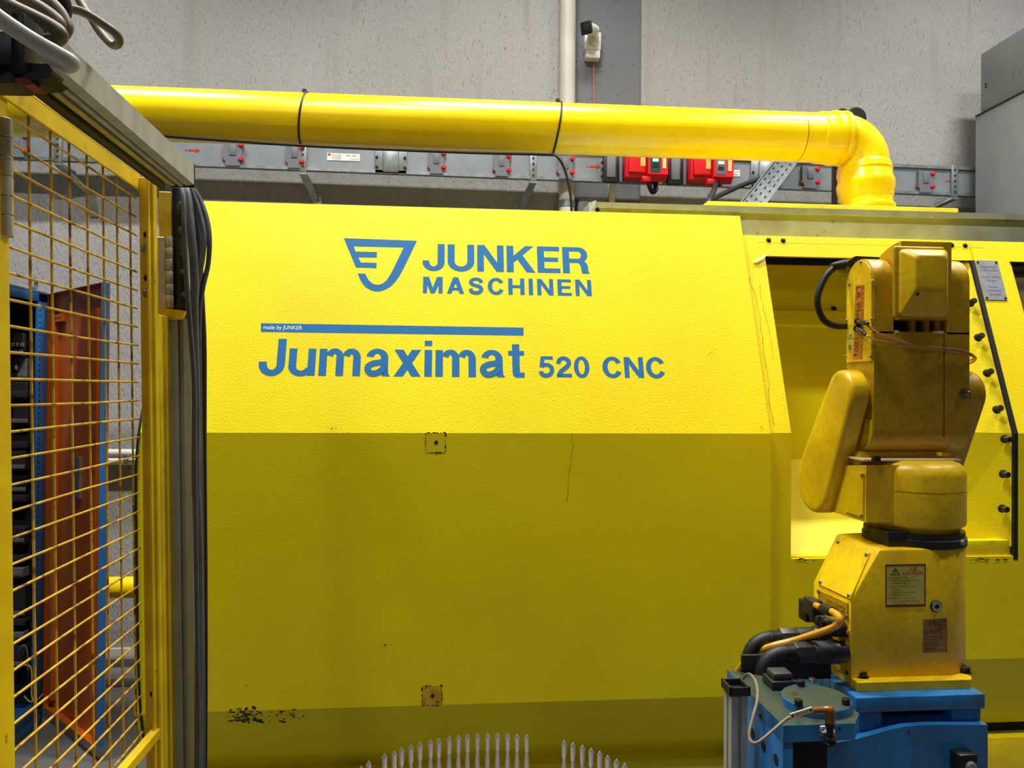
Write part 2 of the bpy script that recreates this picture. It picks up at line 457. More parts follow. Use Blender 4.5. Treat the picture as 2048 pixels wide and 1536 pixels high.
# ------------------------------------------------------------------ busbar trunking along the wall
BY0, BY1 = 4.25, 4.285
def bz(x): return 2.778 - .0075 * (x + 2.3)      # its lower edge, dropping slightly to the right
xl, xr = -2.9, 3.36
t = thing('busbar_trunking', 'long grey busbar trunking along the wall behind the yellow duct', 'trunking', (0, BY1, bz(0)))
H = .165
MB().prism([(xl, BY0, bz(xl)), (xr, BY0, bz(xr)), (xr, BY0, bz(xr) + H), (xl, BY0, bz(xl) + H)], (0, BY1 - BY0, 0)).done('trunking_body', 'trunk', t)
for dz in (-.004, H - .012):
    MB().prism([(xl, BY0 - .012, bz(xl) + dz), (xr, BY0 - .012, bz(xr) + dz), (xr, BY0 - .012, bz(xr) + dz + .018), (xl, BY0 - .012, bz(xl) + dz + .018)], (0, .02, 0), .005, 2).done('edge_flange', 'galv', t)


def busx(px): return xat(px, BY0, 330)


for px, wd in ((36, .1), (467, .1), (590, .09), (873, .09), (1003, .09), (1130, .088), (1618, .1), (1848, .095)):
    x = busx(px); z = bz(x)
    h = wd / 2
    o = MB().prism([(x - h * .8, BY0, z + .004), (x + h * .8, BY0, z + .004), (x + h * .8, BY0, z + .03), (x + h, BY0, z + .036), (x + h, BY0, z + H - .03), (x - h, BY0, z + H - .03), (x - h, BY0, z + .036), (x - h * .8, BY0, z + .03)], (0, -.02, 0), .003, 1
                   ).box((x - h * .35, BY0 - .024, z + .06), (x + h * .35, BY0 - .019, z + .125), .001).done('outlet_cover', 'greyplastic', t)
    for zz in (.04, .118):
        MB().lathe((x + h * .95, BY0 - .015, z + zz), (x + h * .95, BY0 - .03, z + zz), [(0, .013), (.7, .013), (1, .009)], 10).box((x + h * .6, BY0 - .026, z + zz - .004), (x + h * .95, BY0 - .02, z + zz + .004)).done('cover_clip', 'redc', o)
    MB().box((x - h * 1.15, BY0 - .016, z + .038), (x - h * .95, BY0 - .002, z + .052)).done('cover_hook', 'redc', o)
# joint plates
for px in (782, 1530):
    x = busx(px); z = bz(x)
    o = MB().box((x - .09, BY0 - .012, z - .006), (x + .09, BY0 - .001, z + H), .004).box((x - .045, BY0 - .026, z), (x + .045, BY0 - .01, z + H - .006), .008, 2).done('joint_plate', 'galv', t)
    for sx in (-.078, .078):
        for zz in (.03, .085):
            MB().hexhead((x + sx, BY0 - .012, z + zz), (0, -1, 0), .008, .008).done('bolt', 'darksteel', o)
# printed labels and red arrows
x = busx(687); z = bz(x)
lb = MB().box((x - .09, BY0 - .003, z + .06), (x + .09, BY0, z + .1)).done('label_sticker', 'paper', t)
k = MB()
for i in range(3):
    k.text('EMRT 25 4 POLE 50/60Hz', (x - .062, BY0 - .003, z + .087 - i * .01), (.05, 0, 0), (0, 0, .006), thick=.0006)
k.text('IP55  630A', (x + .015, BY0 - .003, z + .085), (.06, 0, 0), (0, 0, .007), thick=.0006).text('L1 L2 L3', (x + .04, BY0 - .003, z + .067), (.04, 0, 0), (0, 0, .007), thick=.0006)
k.done('lettering', 'black_print', lb, recalc=False)
MB().box((x - .086, BY0 - .0036, z + .086), (x - .07, BY0 - .002, z + .097)).done('logo', 'red_print', lb)
x = busx(1463); z = bz(x)
lb = MB().box((x - .05, BY0 - .003, z + .06), (x + .05, BY0, z + .098)).done('label_sticker', 'paper', t)
MB().text('L1 L2 L3 N', (x - .02, BY0 - .003, z + .083), (.065, 0, 0), (0, 0, .008), thick=.0006).text('IP 55', (x + .0, BY0 - .003, z + .067), (.035, 0, 0), (0, 0, .008), thick=.0006).done('lettering', 'black_print', lb, recalc=False)
for px in (386, 1188, 1904):
    x = busx(px); z = bz(x) + .085
    MB().box((x - .028, BY0 - .002, z - .004), (x + .02, BY0, z + .004)).flat([(x + .014, BY0 - .0022, z - .014), (x + .038, BY0 - .0022, z), (x + .014, BY0 - .0022, z + .014)]).box((x - .042, BY0 - .002, z - .005), (x - .034, BY0, z + .005)).done('arrow_mark', 'red_print', t)
# wall brackets carrying it
BRL = ('perforated steel wall bracket under the busbar, seen through the mesh gate', 'perforated steel wall bracket under the busbar, below the left duct tie',
       'perforated steel wall bracket under the busbar, left of the drain pipe', 'steel wall bracket under the busbar nearest the tall grey cabinet')
for (px, sx, lab) in ((118, .12, BRL[0]), (607, .06, BRL[1]), (1066, -.08, BRL[2]), (1906, -.3, BRL[3])):
    x = busx(px); z = bz(x)
    t2 = thing('wall_bracket', lab, 'bracket', (x, WY, z - .25), 'busbar wall brackets')
    MB().box((x - .02, BY0 - .018, z - .015), (x + .02, BY0 - .002, z + H + .01), .002).done('upright_strap', 'galv', t2)
    for i in range(5):
        MB().cyl((x, BY0 - .0185, z + .015 + i * .033), (x, BY0 - .0215, z + .015 + i * .033), .006, 8).done('hole', 'dark', t2)
    MB().prism([(x - .02, BY0 - .016, z - .016), (x + .02, BY0 - .016, z - .016), (x + .02 + sx * .8, WY, z - .016 - .12), (x - .015 + sx * .8, WY, z - .016 - .12)], (0, 0, -.012)).prism(
        [(x - .022 + sx * .8, WY - .008, z - .11), (x + .025 + sx * .8, WY - .008, z - .11), (x + .025 + sx, WY - .008, z - .27), (x - .02 + sx, WY - .008, z - .27)], (0, .008, 0)).box((x - .018, BY0 - .005, z - .028), (x + .018, WY, z - .016)).done('bracket_arm', 'galv', t2)

# ------------------------------------------------------------------ red tap-off boxes plugged into the trunking
def tap_off(px, label, first):
    x = busx(px); z = bz(x)
    t = thing('tap_off_box', label, 'tap-off box', (x, BY0 - .02, z), 'red tap-off boxes')
    Y = BY0 - .021
    xa = busx(px - 54)
    w_ = MB().box((xa - .045, Y - .034, z - .012), (xa + .04, Y, z + .155), .006, 2)
    for zz in (.02, .06, .1):
        w_.cyl((xa - .047, Y - .01, z + zz), (xa - .047, Y - .022, z + zz), .011, 8)
    w_.done('adaptor_frame', 'black', t)
    MB().box((xa - .028, Y - .04, z + .012), (xa + .024, Y - .03, z + .14), .004).done('adaptor_cover', 'greyplastic', t)
    MB().box((xa + .047, Y - .03, z - .012), (xa + .065, Y, z + .14), .004).done('side_rail', 'greyplastic', t)
    # body: hinged housing, front cover, lower latch
    x0, x1 = busx(px - 30), busx(px + 47)
    xm = busx(px + 10)
    MB().box((x0, Y - .08, z + .0), (x1, Y, z + .19), .012, 3).done('housing', 'redc', t)
    MB().box((x0 + .012, Y - .105, z + .022), (xm - .002, Y - .078, z + .175), .01, 3).done('hinged_cover', 'redc', t)
    MB().prism([(xm, Y - .08, z - .018), (x1 + .004, Y - .08, z - .018), (x1 + .004, Y - .125, z + .012), (xm, Y - .125, z + .012), ], (0, 0, .18), .008, 2).done('front_cover', 'redc', t)
    MB().box((x0 + .09, Y - .11, z - .026), (x0 + .14, Y - .06, z + .005), .006).done('latch', 'redc', t)
    yb = Y - .1265
    xw0, xw1 = busx(px + 13), busx(px + 30)
    yy = Y - .128
    MB().box((xm + .012, yy, z + .022), (xm + .07, Y - .12, z + .15), .003).done('inspection_window', 'teal' if first else 'greyplastic', t)
    for i in range(3):
        MB().box((xm + .024, yy - .003, z + .05 + i * .03), (xm + .058, yy, z + .068 + i * .03)).done('breaker_toggle', 'paper' if i else 'black', t)
    lb = MB().box((xm + .082, yy, z + .045), (x1 - .008, Y - .12, z + .15)).done('label_sticker', 'putty', t)
    k = MB()
    for i in range(5):
        k.text(('TYPE', '400V', 'IP55', '32A', 'EN')[i], (xm + .088, yy, z + .13 - i * .019), (x1 - xm - .105, 0, 0), (0, 0, .009), thick=.0005)
    k.done('lettering', 'black_print', lb, recalc=False)
    MB().box((xm - .038, Y - .1065, z + .06), (xm - .01, Y - .104, z + .15)).done('warning_sticker', 'caution', t)
    return x, z


xa, za = tap_off(1273, 'red tap-off box with teal window, nearest the security camera', True)
xb2, zb2 = tap_off(1400, 'red tap-off box with grey window, left of the perforated cable tray', False)
yk = BY0 - .09
def on(px, py, Y): return P(px, py, Y)
MB().tube([on(1297, 360, yk), on(1299, 372, yk), on(1305, 384, yk + .02), on(1311, 380, yk + .04), on(1311, 368, yk + .05), on(1310, 358, yk + .06)], .014, 8).done('looped_cable', 'rubber', label='short black cable looping below the first red tap-off box', category='cable')
MB().tube([on(1432, 362, yk), on(1428, 380, yk - .15), on(1420, 396, yk - .5), on(1414, 412, 3.6)], .016, 8).done('supply_cable', 'rubber', label='black cable dropping straight from the second red tap-off box', category='cable')
MB().tube([on(1520, 357, 4.2), on(1480, 372, 4.1), on(1445, 388, 3.9), on(1420, 402, 3.7), on(1412, 414, 3.6)], .014, 8).done('branch_cable', 'rubber', label='black cable curving from the cable tray down behind the roof plate', category='cable')

ya = 2.88
za_ = zat(1600, 407, ya)          # top of the plate on the machine roof
# perforated cable tray running down from the trunking to the machine roof
A = on(1590, 300, 4.2); B = V3((xat(1466, 3.5, 412), 3.5, za_ + .03))
d = (B - A).normalized(); side = d.cross(V3((0, -1, .25))).normalized(); up = side.cross(d).normalized()
t = thing('cable_tray', 'perforated galvanised cable tray slanting down to the machine roof', 'cable tray', B)
wt = .05
MB().prism([A - side * wt, A + side * wt, A + side * wt + up * .004, A - side * wt + up * .004], B - A).done('tray_floor', 'galv', t)
for s_ in (-1, 1):
    MB().prism([A + side * wt * s_, A + side * (wt + .004) * s_, A + side * (wt + .004) * s_ + up * .045, A + side * wt * s_ + up * .045], B - A).done('tray_side', 'galv', t)
L_ = (B - A).length
for i in range(14):
    for s_ in (-.03, 0, .03):
        c = A + d * (L_ * (i + .5) / 14) + side * s_
        MB().prism([c - d * .016 - side * .004 - up * .001, c + d * .016 - side * .004 - up * .001, c + d * .016 + side * .004 - up * .001, c - d * .016 + side * .004 - up * .001], up * .006).done('slot', 'dark', t)

# ------------------------------------------------------------------ tall grey cabinet on the right, at the wall
p0 = PX(1950, 420, 3.12)
t = thing('tall_grey_cabinet', 'tall pale grey sheet-metal cabinet at the right edge of the frame', 'cabinet', (3.5, 3.5, 0))
z1 = PX(1953, 232, 3.12).z
MB().box((3.12, 2.9, 0), (4.2, PX(1950, 420, 3.12).y, z1), .006).done('lower_unit', 'greycab', t)
yb = PX(1961, 200, 3.15).y
MB().box((3.15, 2.9, z1 + .004), (4.2, yb, PX(1962, 108, 3.15).z), .006).done('upper_unit', 'greycab', t)
MB().box((3.116, 2.9, z1 - .006), (3.16, yb, z1 + .004)).done('joint_seam', 'darksteel', t)
for py in (168, 174):
    q_ = PX(1972, py, 3.15)
    MB().cyl(q_, q_ - V3((.004, 0, 0)), .006, 8).done('screw', 'darksteel', t)

# ------------------------------------------------------------------ yellow extraction duct
DY = 3.2; DR = .1065
def dz_(x): return 2.676 + .003 * (x + 1.3) * .6
xe = xat(1676, DY, 275)
t = thing('extraction_duct', 'large glossy yellow extraction duct above the grinding machine', 'duct', (0, DY, dz_(0)))
x0 = -2.6
MB().lathe((x0, DY, dz_(x0)), (xe, DY, dz_(xe)), [(0, DR), (1, DR)], 48).done('straight_pipe', 'duct', t)
ze = dz_(xe)
end = V3((xat(1737, 3.02, 410), 3.09, 2.33))
# elbow: a swept bend from +X to down and a little forward
c0 = V3((xe, DY, ze))
R = .110
dn = V3((.03, -.10, -1)).normalized()
bend = []
for i in range(13):
    a_ = PI / 2 * i / 12
    pt = c0 + V3((1, 0, 0)) * R * math.sin(a_) + dn * R * (1 - math.cos(a_))
    bend.append(pt)
MB().tube([c0 - V3((.03, 0, 0))] + bend + [bend[-1] + dn * .03], DR * 1.0, 48, 0).done('elbow', 'duct', t)
def collar(c, ax, r, l, name):
    ax = V3(ax).normalized()
    MB().lathe(V3(c) - ax * l / 2, V3(c) + ax * l / 2, [(0, DR), (.04, r * .985), (.12, r), (.42, r), (.5, r * 1.045), (.62, r * 1.055), (.74, r * 1.045), (.8, r), (.95, r * .985), (1, DR)], 48).done(name, 'duct', t)
collar(c0 - V3((.04, 0, 0)), (1, 0, 0), DR * 1.06, .13, 'socket_collar')
eb = bend[-1]
MB().lathe(eb, eb + dn * ((eb.z - za_ - .001) / -dn.z), [(0, DR), (1, DR * .98)], 48).done('drop_pipe', 'duct', t)
collar(eb + dn * .09, dn, DR * 1.06, .16, 'socket_collar')
collar(eb + dn * .27, dn, DR * 1.03, .10, 'socket_collar')
def ring(c, ax, k_, l_):
    ax = V3(ax).normalized(); c = V3(c)
    MB().lathe(c - ax * l_ / 2, c + ax * l_ / 2, [(0, DR), (.05, DR * (k_ - .02)), (.25, DR * k_), (.75, DR * k_), (.95, DR * (k_ - .02)), (1, DR)], 48).done('socket_ring', 'duct', t)
ring(c0 + V3((.012, 0, 0)), (1, 0, 0), 1.115, .026)
ring(eb + dn * .105, dn, 1.13, .034)
ring(eb + dn * .045, dn, 1.085, .012)
ring(eb + dn * .215, dn, 1.07, .02)
xs = xat(1594, DY, 275)
MB().lathe((xs, DY, dz_(xs)), (xs + .004, DY, dz_(xs)), [(0, DR * 1.004), (1, DR * 1.004)], 48).done('joint_ring', 'rustline', t)
for px, py, lab in ((610, 240, 'black cable tie round the yellow duct, left of the pair'), (1113, 260, 'black cable tie round the yellow duct near the drain pipe')):
    x = xat(px, DY, py)
    MB().tube([(x + .015 * math.sin(i * PI / 12), DY + (DR + .003) * math.cos(i * PI / 12), dz_(x) + (DR + .003) * math.sin(i * PI / 12)) for i in range(24)], .0045, 6, 0, close=True).box((x - .007, DY - .03, dz_(x) + DR - .004), (x + .009, DY - .016, dz_(x) + DR + .012)).done('cable_tie', 'rubber', label=lab, category='cable tie', group='ties round the duct')
pts = [P(x, y, DY - DR * .72) for x, y in ((250, 262), (340, 273), (480, 283), (620, 292), (800, 300), (960, 306), (1090, 309))] + [P(1113, 312, 3.10), P(1128, 335, 3.10), P(1138, 370, 3.10), P(1142, 400, 3.10), P(1144, 440, 3.10)]
MB().tube(pts, .0062, 8, 5).done('duct_cable', 'rubber', label='thin black cable strapped under the yellow duct, drooping behind the machine', category='cable')
# ================================================================== GRINDING MACHINE
FY, FZ = 2.25, 1.42            # the fold line of the hood
TY, TZ = 2.50, 2.155           # its top edge
XL, XR = -.887, 1.003
hn = V3((0, -(TZ - FZ), TY - FY)).normalized()      # outward normal of the sloped upper panel


def HP(px, py, lift=0.0):      # point of the sloped panel
    return PP(px, py, (0, FY, FZ), hn) + hn * lift


mc = thing('grinding_machine', 'big yellow grinding machine with blue lettering on its sloped hood', 'machine', (.3, 2.9, 0))
prof = [(TY, TZ), (FY, FZ), (FY, .611), (FY + .1, .42), (FY + .1, .3), (2.62, .3), (2.62, TZ)]
MB().prism([(XL, y, z) for y, z in prof], (XR - XL, 0, 0), .008, 2, 12).done('hood', 'machine', mc, smooth=8)
# plinth and rear body
MB().box((XL + .02, FY + .06, 0), (XR, 2.75, .395), .008).done('plinth', 'machine_dirty', mc)
MB().box((XL + .01, 2.80, 0), (.50, 3.75, 1.75), .01).box((.50, 2.725, 0), (2.75, 3.75, 2.10), .01).done('rear_body', 'darkgear', mc)
# frame to the right of the hood
RY = 2.29; RTY = RY + .25 * (2.10 - FZ) / (TZ - FZ)
def ry(z): return RY + max(0, .69 - z) * .35 if z < FZ else RY + (z - FZ) * (TY - FY) / (TZ - FZ)
XO0, XO1 = 1.089, 1.850         # door opening
ZO0, ZO1 = 1.0215, 2.018
RT = zat(1500, 470, ry(2.09) - .002)


def strip(mb, xa, xb, zs, off=0.0, th=.02, bev=0.0):
    bev = 0
    front = [(ry(z) + off, z) for z in zs]; back = [(y + th, z) for y, z in reversed(front)]
    mb.prism([(xa, y, z) for y, z in front + back], (xb - xa, 0, 0), bev, 1, 50)
    return mb


MB_ = MB
strip(MB_(), XR + .002, XO0, [.445, .69, FZ, ZO1, RT], bev=.006).done('left_pillar', 'machine', mc, smooth=8)
strip(MB_(), XO0, XO1, [ZO1, RT], bev=.004).done('lintel', 'machine', mc)
strip(MB_(), XO0, 2.62, [.445, .69, ZO0], bev=.004).done('apron', 'machine', mc, smooth=8)
XG = XO1 + .004
# right door with a window, built as four strips round the glass
XW, ZW0, ZW1 = 1.985, 1.66, ZO1
r_ = MB_(); strip(r_, XG, XW, [ZW0, ZO1]); r_.done('door_stile', 'machine', mc, smooth=8)
strip(MB_(), XG, 2.62, [ZO0, FZ, ZW0]).done('door_panel', 'machine', mc, smooth=8)
strip(MB_(), XG, 2.62, [ZO1, RT]).done('door_rail', 'machine', mc)
gl = strip(MB_(), XW, 2.62, [ZW0, ZW1 - .03], .03, .006, 0).done('window', 'glass', mc, label='smoked glass window of the machine door')
strip(MB_(), XW, 2.62, [ZW1 - .03, ZW1], .012, .012, 0).done('window_seal', 'darksteel', mc)
strip(MB_(), XW, XW + .008, [ZW0, ZW1], .004, .03, 0).done('window_edge', 'machine', mc)
# black gasket following the opening
strip(MB_(), XO1 - .010, XG, [ZO0 - .012, FZ, ZO1 + .001], -.0015, .03, 0).done('door_gasket', 'rubber', mc, smooth=8, label='black rubber seal down the door edge')
# pocket behind the opening
PB = 2.68
pk = MB_()
pk.prism([(XO0, PB, .95), (XO0, PB, 2.1), (XO0, PB + .02, 2.1), (XO0, PB + .02, .95)], (.78, 0, 0))
pk.done('back_panel', 'machine', mc)
MB_().prism([(XO0, PB, 1.86), (XO0, PB - .012, 1.85), (XO0, PB - .012, 1.80), (XO0, PB, 1.79)], (.76, 0, 0)).done('panel_rib', 'machine', mc)
MB_().prism([(XO0, PB - .0, 1.30), (XO0, 2.33, ZO0 + .004), (XO0, 2.33, ZO0 - .016), (XO0, PB, 1.27)], (.78, 0, 0), .003).done('sloped_sill', 'machine', mc)
MB_().box((XO0 - .004, 2.30, ZO0 - .004), (XO1 - .005, 2.345, ZO0 + .006), .002).done('sill_ledge', 'machine_dirty', mc)
MB_().prism([(XO0 - .02, ry(z) + .021, z) for z in (ZO0, FZ, 2.04)] + [(XO0 - .02, PB, 2.04), (XO0 - .02, PB, ZO0)], (.016, 0, 0)).done('pocket_side', 'machine', mc)
MB_().box((XO0 - .02, 2.51, ZO1 + .03), (1.9, PB, ZO1 + .05)).done('pocket_roof', 'machine', mc)
MB_().box((XO0, 2.53, ZO1 - .022), (XO1, 2.545, ZO1 + .03)).done('door_track', 'darksteel', mc)
c = P(1667, 618, PB - .001)
MB_().lathe(c, c - V3((0, .006, 0)), [(0, .011), (1, .009)], 12).done('hole_plug', 'rubber', mc)
# bolted jamb panel inside the gasket
XJ = 1.60
jp = MB_(); fr = [(ry(z) + .006, z) for z in (ZO0 + .03, FZ, ZO1 - .004)]
jl = [V3((XJ + .06, fr[0][0] + .11, fr[0][1])), V3((XO1 - .012, fr[0][0], fr[0][1])), V3((XO1 - .012, fr[1][0], fr[1][1])), V3((XO1 - .012, fr[2][0], fr[2][1])), V3((XO1 - .035, fr[2][0], fr[2][1])), V3((XJ + .02, fr[1][0] + .11, fr[1][1]))]
up1 = [jl[0], jl[1], jl[2], jl[5]]; up2 = [jl[5], jl[2], jl[3], jl[4]]
jp.prism(up1, (0, .014, 0)).prism(up2, (0, .014, 0)).done('jamb_panel', 'machine', mc)
MB_().prism([jl[0], jl[5], jl[5] + V3((.0, .4, 0)), jl[0] + V3((0, .4, 0))], (.01, 0, 0)).prism([jl[5], jl[4], jl[4] + V3((0, .2, 0)), jl[5] + V3((0, .4, 0))], (.01, 0, 0)).done('jamb_return', 'machine', mc)
MB_().box((XJ + .06, 2.30, ZO0 + .006), (XO1 - .012, 2.33, ZO0 + .05), .003).done('jamb_foot', 'machine_dirty', mc)
for px, py in ((1940, 607), (1955, 676), (1973, 747), (1992, 820), (2008, 878), (2005, 948), (2003, 1017)):
    n_ = hn if py < 868 else V3((0, -1, 0))
    c = PP(px, py, (0, RY + .006, FZ), n_)
    k = MB_(); k.lathe(c, c + n_ * .005, [(0, .0135), (1, .0135)], 14).lathe(c + n_ * .005, c + n_ * .026, [(0, .0105), (.85, .0105), (1, .009)], 12)
    k.lathe(c + n_ * .026, c + n_ * .0262, [(0, .0055), (1, .0055)], 6).done('socket_bolt', 'rubber', mc)
for px, py in ((1537, 480), (1566, 481), (1903, 490), (1930, 491)):
    c = PP(px, py, (0, RY, FZ), hn)
    MB_().lathe(c, c + hn * .004, [(0, .0085), (.6, .0085), (1, .006)], 14).lathe(c + hn * .004, c + hn * .0042, [(0, .003), (1, .003)], 6).done('lintel_bolt', 'darksteel', mc)
# nameplate on the right door
def RP(px, py, lift=0.0): return PP(px, py, (0, RY, FZ), hn) + hn * lift
n0, n1, n2, n3 = RP(1954, 521), RP(2017, 524), RP(2030, 597), RP(1970, 600)
O_ = n3; U_ = V3((.082, 0, 0)); W_ = (n0 - n3); W_.x = 0
npl = MB_().prism([O_ + hn * .0002, O_ + U_ + hn * .0002, O_ + U_ + W_ + hn * .0002, O_ + W_ + hn * .0002], hn * .0022, .0006, 1).done('nameplate', 'aluplate', mc, label='aluminium plate about the date for replacing the glass')
k = MB_()
for s_, u0, u1, v0 in (('Austauschdatum', .12, .86, .81), ('für Sichtscheibe', .13, .88, .72), ('Date for replacing', .08, .92, .54), ('the glass', .28, .74, .455), ('Date pour', .28, .72, .29), ('remplacement', .2, .8, .20), ('de la vitre', .25, .76, .11)):
    k.text(s_, O_ + hn * .0024 + U_ * u0 + W_ * v0, U_ * (u1 - u0), W_ * .065, thick=.0004)
k.done('lettering', 'greyplastic', npl, recalc=False)
for u_, v_ in ((.08, .95), (.92, .95), (.08, .05), (.92, .05)):
    c = O_ + U_ * u_ + W_ * v_ + hn * .0024
    MB_().lathe(c, c + hn * .003, [(0, .004), (.6, .004), (1, .002)], 10).done('rivet', 'darksteel', npl)
# lower right: gap and step below the apron
MB_().box((XR + .002, RY + .09, .40), (2.62, 2.75, .46)).done('base_gap', 'dark', mc)
MB_().box((XR + .002, RY + .04, 0), (2.62, 2.75, .415), .006).done('base_step', 'machine_dirty', mc)

# roof channel (galvanised) and plate under the duct
RZ0, RZ1 = 2.08, zat(1580, 415, 2.668)
XC = xat(1188, 2.7, 410)
MB_().prism([(XC, 2.68, RZ0), (XC, 2.68, RZ1 - .022), (XC, 2.668, RZ1 - .022), (XC, 2.668, RZ1), (XC, 2.9, RZ1), (XC, 2.9, RZ0)], (2.75 - XC, 0, 0), .002, 1).done('roof_channel', 'galv_dull', mc)
MB_().prism([(XC - .022, 2.68, RZ1 - .05), (XC, 2.66, RZ1 - .05), (XC, 2.66, RZ1 + .004), (XC - .02, 2.70, RZ1 + .004)], (0, .12, 0), .002).done('channel_end', 'galv_dull', mc)
c = P(1194, 420, 2.654)
MB_().hexhead(c, (0, -1, 0), .009, .008).done('bolt', 'darksteel', mc)
MB_().box((XC, 2.72, 2.06), (2.75, 3.7, 2.20)).done('roof_box', 'galv_dull', mc)
MB_().box((xat(1416, ya, 405), ya, 2.21), (xat(1917, ya, 418), 3.6, za_), .003).done('roof_plate', 'machine_dirty', mc)

# two black round couplings showing above the elbow
for px, py, r_, lab in ((1704, 241, .05, 'larger black round lamp head peeking over the duct elbow'), (1676, 236, .032, 'smaller black round lamp head peeking over the duct elbow')):
    c = P(px, py, 3.42)
    MB().lathe(c + V3((0, .06, 0)), c - V3((0, .05, 0)), [(0, r_ * .6), (.3, r_), (.9, r_), (1, r_ * .85)], 20).box(c + V3((-.01, .02, za_ - c.z - .002)), c + V3((.01, .04, 0))).done('lamp_head', 'black', label=lab, category='lamp', group='black lamp heads behind the duct elbow')

# hood lettering, vinyl on the sloped panel
def hood_text(body, bl, br, tl, off, m_='blue_print', name='lettering'):
    O = HP(*bl); b_ = HP(*br); t_ = HP(*tl)
    U = V3((b_.x - O.x, 0, 0)); W = t_ - O; W.x = 0
    return bold_text(MB_(), body, O, U, W, hn * .0004, off).done(name, m_, mc, recalc=False)


def cp(x, y): return (500 + x * .43945, 450 + y * .43945)


def quarter(pts, n=8): return [tuple(v) for v in catmull([V3((x, y, 0)) for x, y in pts], n)]
outer = [(760, 72), (703, 190)] + [(v[0], v[1]) for v in quarter([(703, 190), (672, 244), (635, 283), (582, 303), (533, 287), (505, 255), (490, 220)], 5)][1:]
inner = [(525, 222)] + [(v[0], v[1]) for v in quarter([(525, 222), (540, 250), (560, 267), (583, 272), (610, 262), (630, 240), (650, 205)], 5)][1:]
emb = [(427, 60)] + outer + inner + [(700, 102), (472, 97), (481, 121), (578, 123), (577, 148), (494, 147), (504, 171), (577, 172), (575, 196), (482, 193)]
MB_().flat([HP(*cp(*p), .0004) for p in emb]).done('emblem', 'blue_print', mc, recalc=False, label='blue shield-shaped maker emblem')
hood_text('JUNKER', cp(785, 206), cp(1543, 206), cp(785, 85), .085)
hood_text('MASCHINEN', cp(787, 310), cp(1555, 310), cp(787, 235), .2)
bar = MB_().flat([HP(*cp(*p), .0004) for p in ((50, 447), (1245, 467), (1245, 503), (50, 486))]).done('lettering_bar', 'blue_print', mc, recalc=False)
O = HP(*cp(60, 480)); b_ = HP(*cp(237, 476)); t_ = HP(*cp(60, 457)); W = t_ - O; W.x = 0
MB_().text('made by JUNKER', O, (b_.x - O.x, 0, 0), W, .004, .0008, hn).done('lettering', 'white_print', bar, recalc=False)
hood_text('Jumaximat', cp(35, 684), cp(1250, 684), cp(35, 517), .085)
hood_text('520', cp(1315, 692), cp(1547, 692), cp(1315, 597), .09)
hood_text('CNC', cp(1607, 694), cp(1893, 694), cp(1607, 600), .1)

# bare patches where a handle was removed, stains and chips
def ragged(mb, c, ux, uz, n, rng, lift):
    pts = []
    for i in range(n):
        a_ = 2 * PI * i / n; r = rng.uniform(.45, 1.0)
        pts.append(c + ux * math.cos(a_) * r + uz * math.sin(a_) * r + lift)
    mb.flat(pts)


rng = random.Random(3)
nf = V3((0, -1, 0))
for px, py, mm in ((871, 885, 'machine_dirty'), (864, 1391, 'rusted_paint')):
    c = P(px, py, FY); s_ = .0295
    o = MB_().box(c + V3((-s_, -.0012, -s_)), c + V3((s_, .001, s_))).done('bare_patch', mm, mc)
    rim = MB_()
    for i in range(46):
        e = rng.choice('lrtb'); u = rng.uniform(-1, 1) * s_
        q_ = {'l': (-s_, u), 'r': (s_, u), 't': (u, s_), 'b': (u, -s_)}[e]
        ragged(rim, c + V3((q_[0], -.0016, q_[1])), V3((rng.uniform(.001, .005), 0, 0)), V3((0, 0, rng.uniform(.001, .004))), 6, rng, V3((0, 0, 0)))
    rim.done('patch_edge', 'rust', o, recalc=False, kind='stuff')
    MB_().lathe(c + V3((.002, -.001, 0)), c + V3((.002, -.0025, 0)), [(0, .006), (1, .005)], 10).done('hole', 'dark', o)
ch = MB_()
def chips(mb, px, py, n, sx, sy, r0, r1, plane):
    for i in range(n):
        x, y = rng.gauss(px, sx), rng.gauss(py, sy)
        c = plane(x, y)
        a_ = r0 + (r1 - r0) * rng.random() ** 2
        ragged(mb, c, V3((a_ * rng.uniform(.7, 1.6), 0, a_ * rng.uniform(-.4, .4))), V3((a_ * rng.uniform(-.3, .3), 0, a_ * rng.uniform(.3, .7))), 11, rng, V3((0, -.0012, 0)))
def low(x, y):
    if y < 1424 - (x - 410) * .0298: return P(x, y, FY)
    return PP(x, y, (0, FY, .611), V3((0, -.885, -.466)))
for a_ in ((492, 1427, 90, 14, 7, .0012, .0105), (497, 1440, 30, 18, 3, .002, .012), (572, 1430, 45, 15, 7, .0012, .008), (490, 1370, 4, 2, 7, .001, .004), (770, 1290, 5, 9, 1.5, .001, .005), (905, 1300, 7, 4, 9, .001, .003), (590, 1290, 2, 1, 3, .001, .003),
           (905, 1415, 2, 1, 3, .001, .003), (805, 1308, 2, 8, 2, .001, .002), (577, 1378, 2, 1, 3, .001, .003)):
    chips(ch, *a_, low)
chips(ch, 1524, 857, 5, 2, 1, .002, .004, lambda x, y: HP(x, y, .001))
for i in range(5): chips(ch, 1414 + i * 3, 712 - i * 3, 2, 1, 1, .001, .003, lambda x, y: HP(x, y, .001))
for px in (664, 1280): chips(ch, px, 857, 9, 10, .8, .001, .003, lambda x, y: HP(x, y, .001))
ch.done('paint_chips', 'chip', mc, recalc=False, kind='stuff')
rc = MB_()
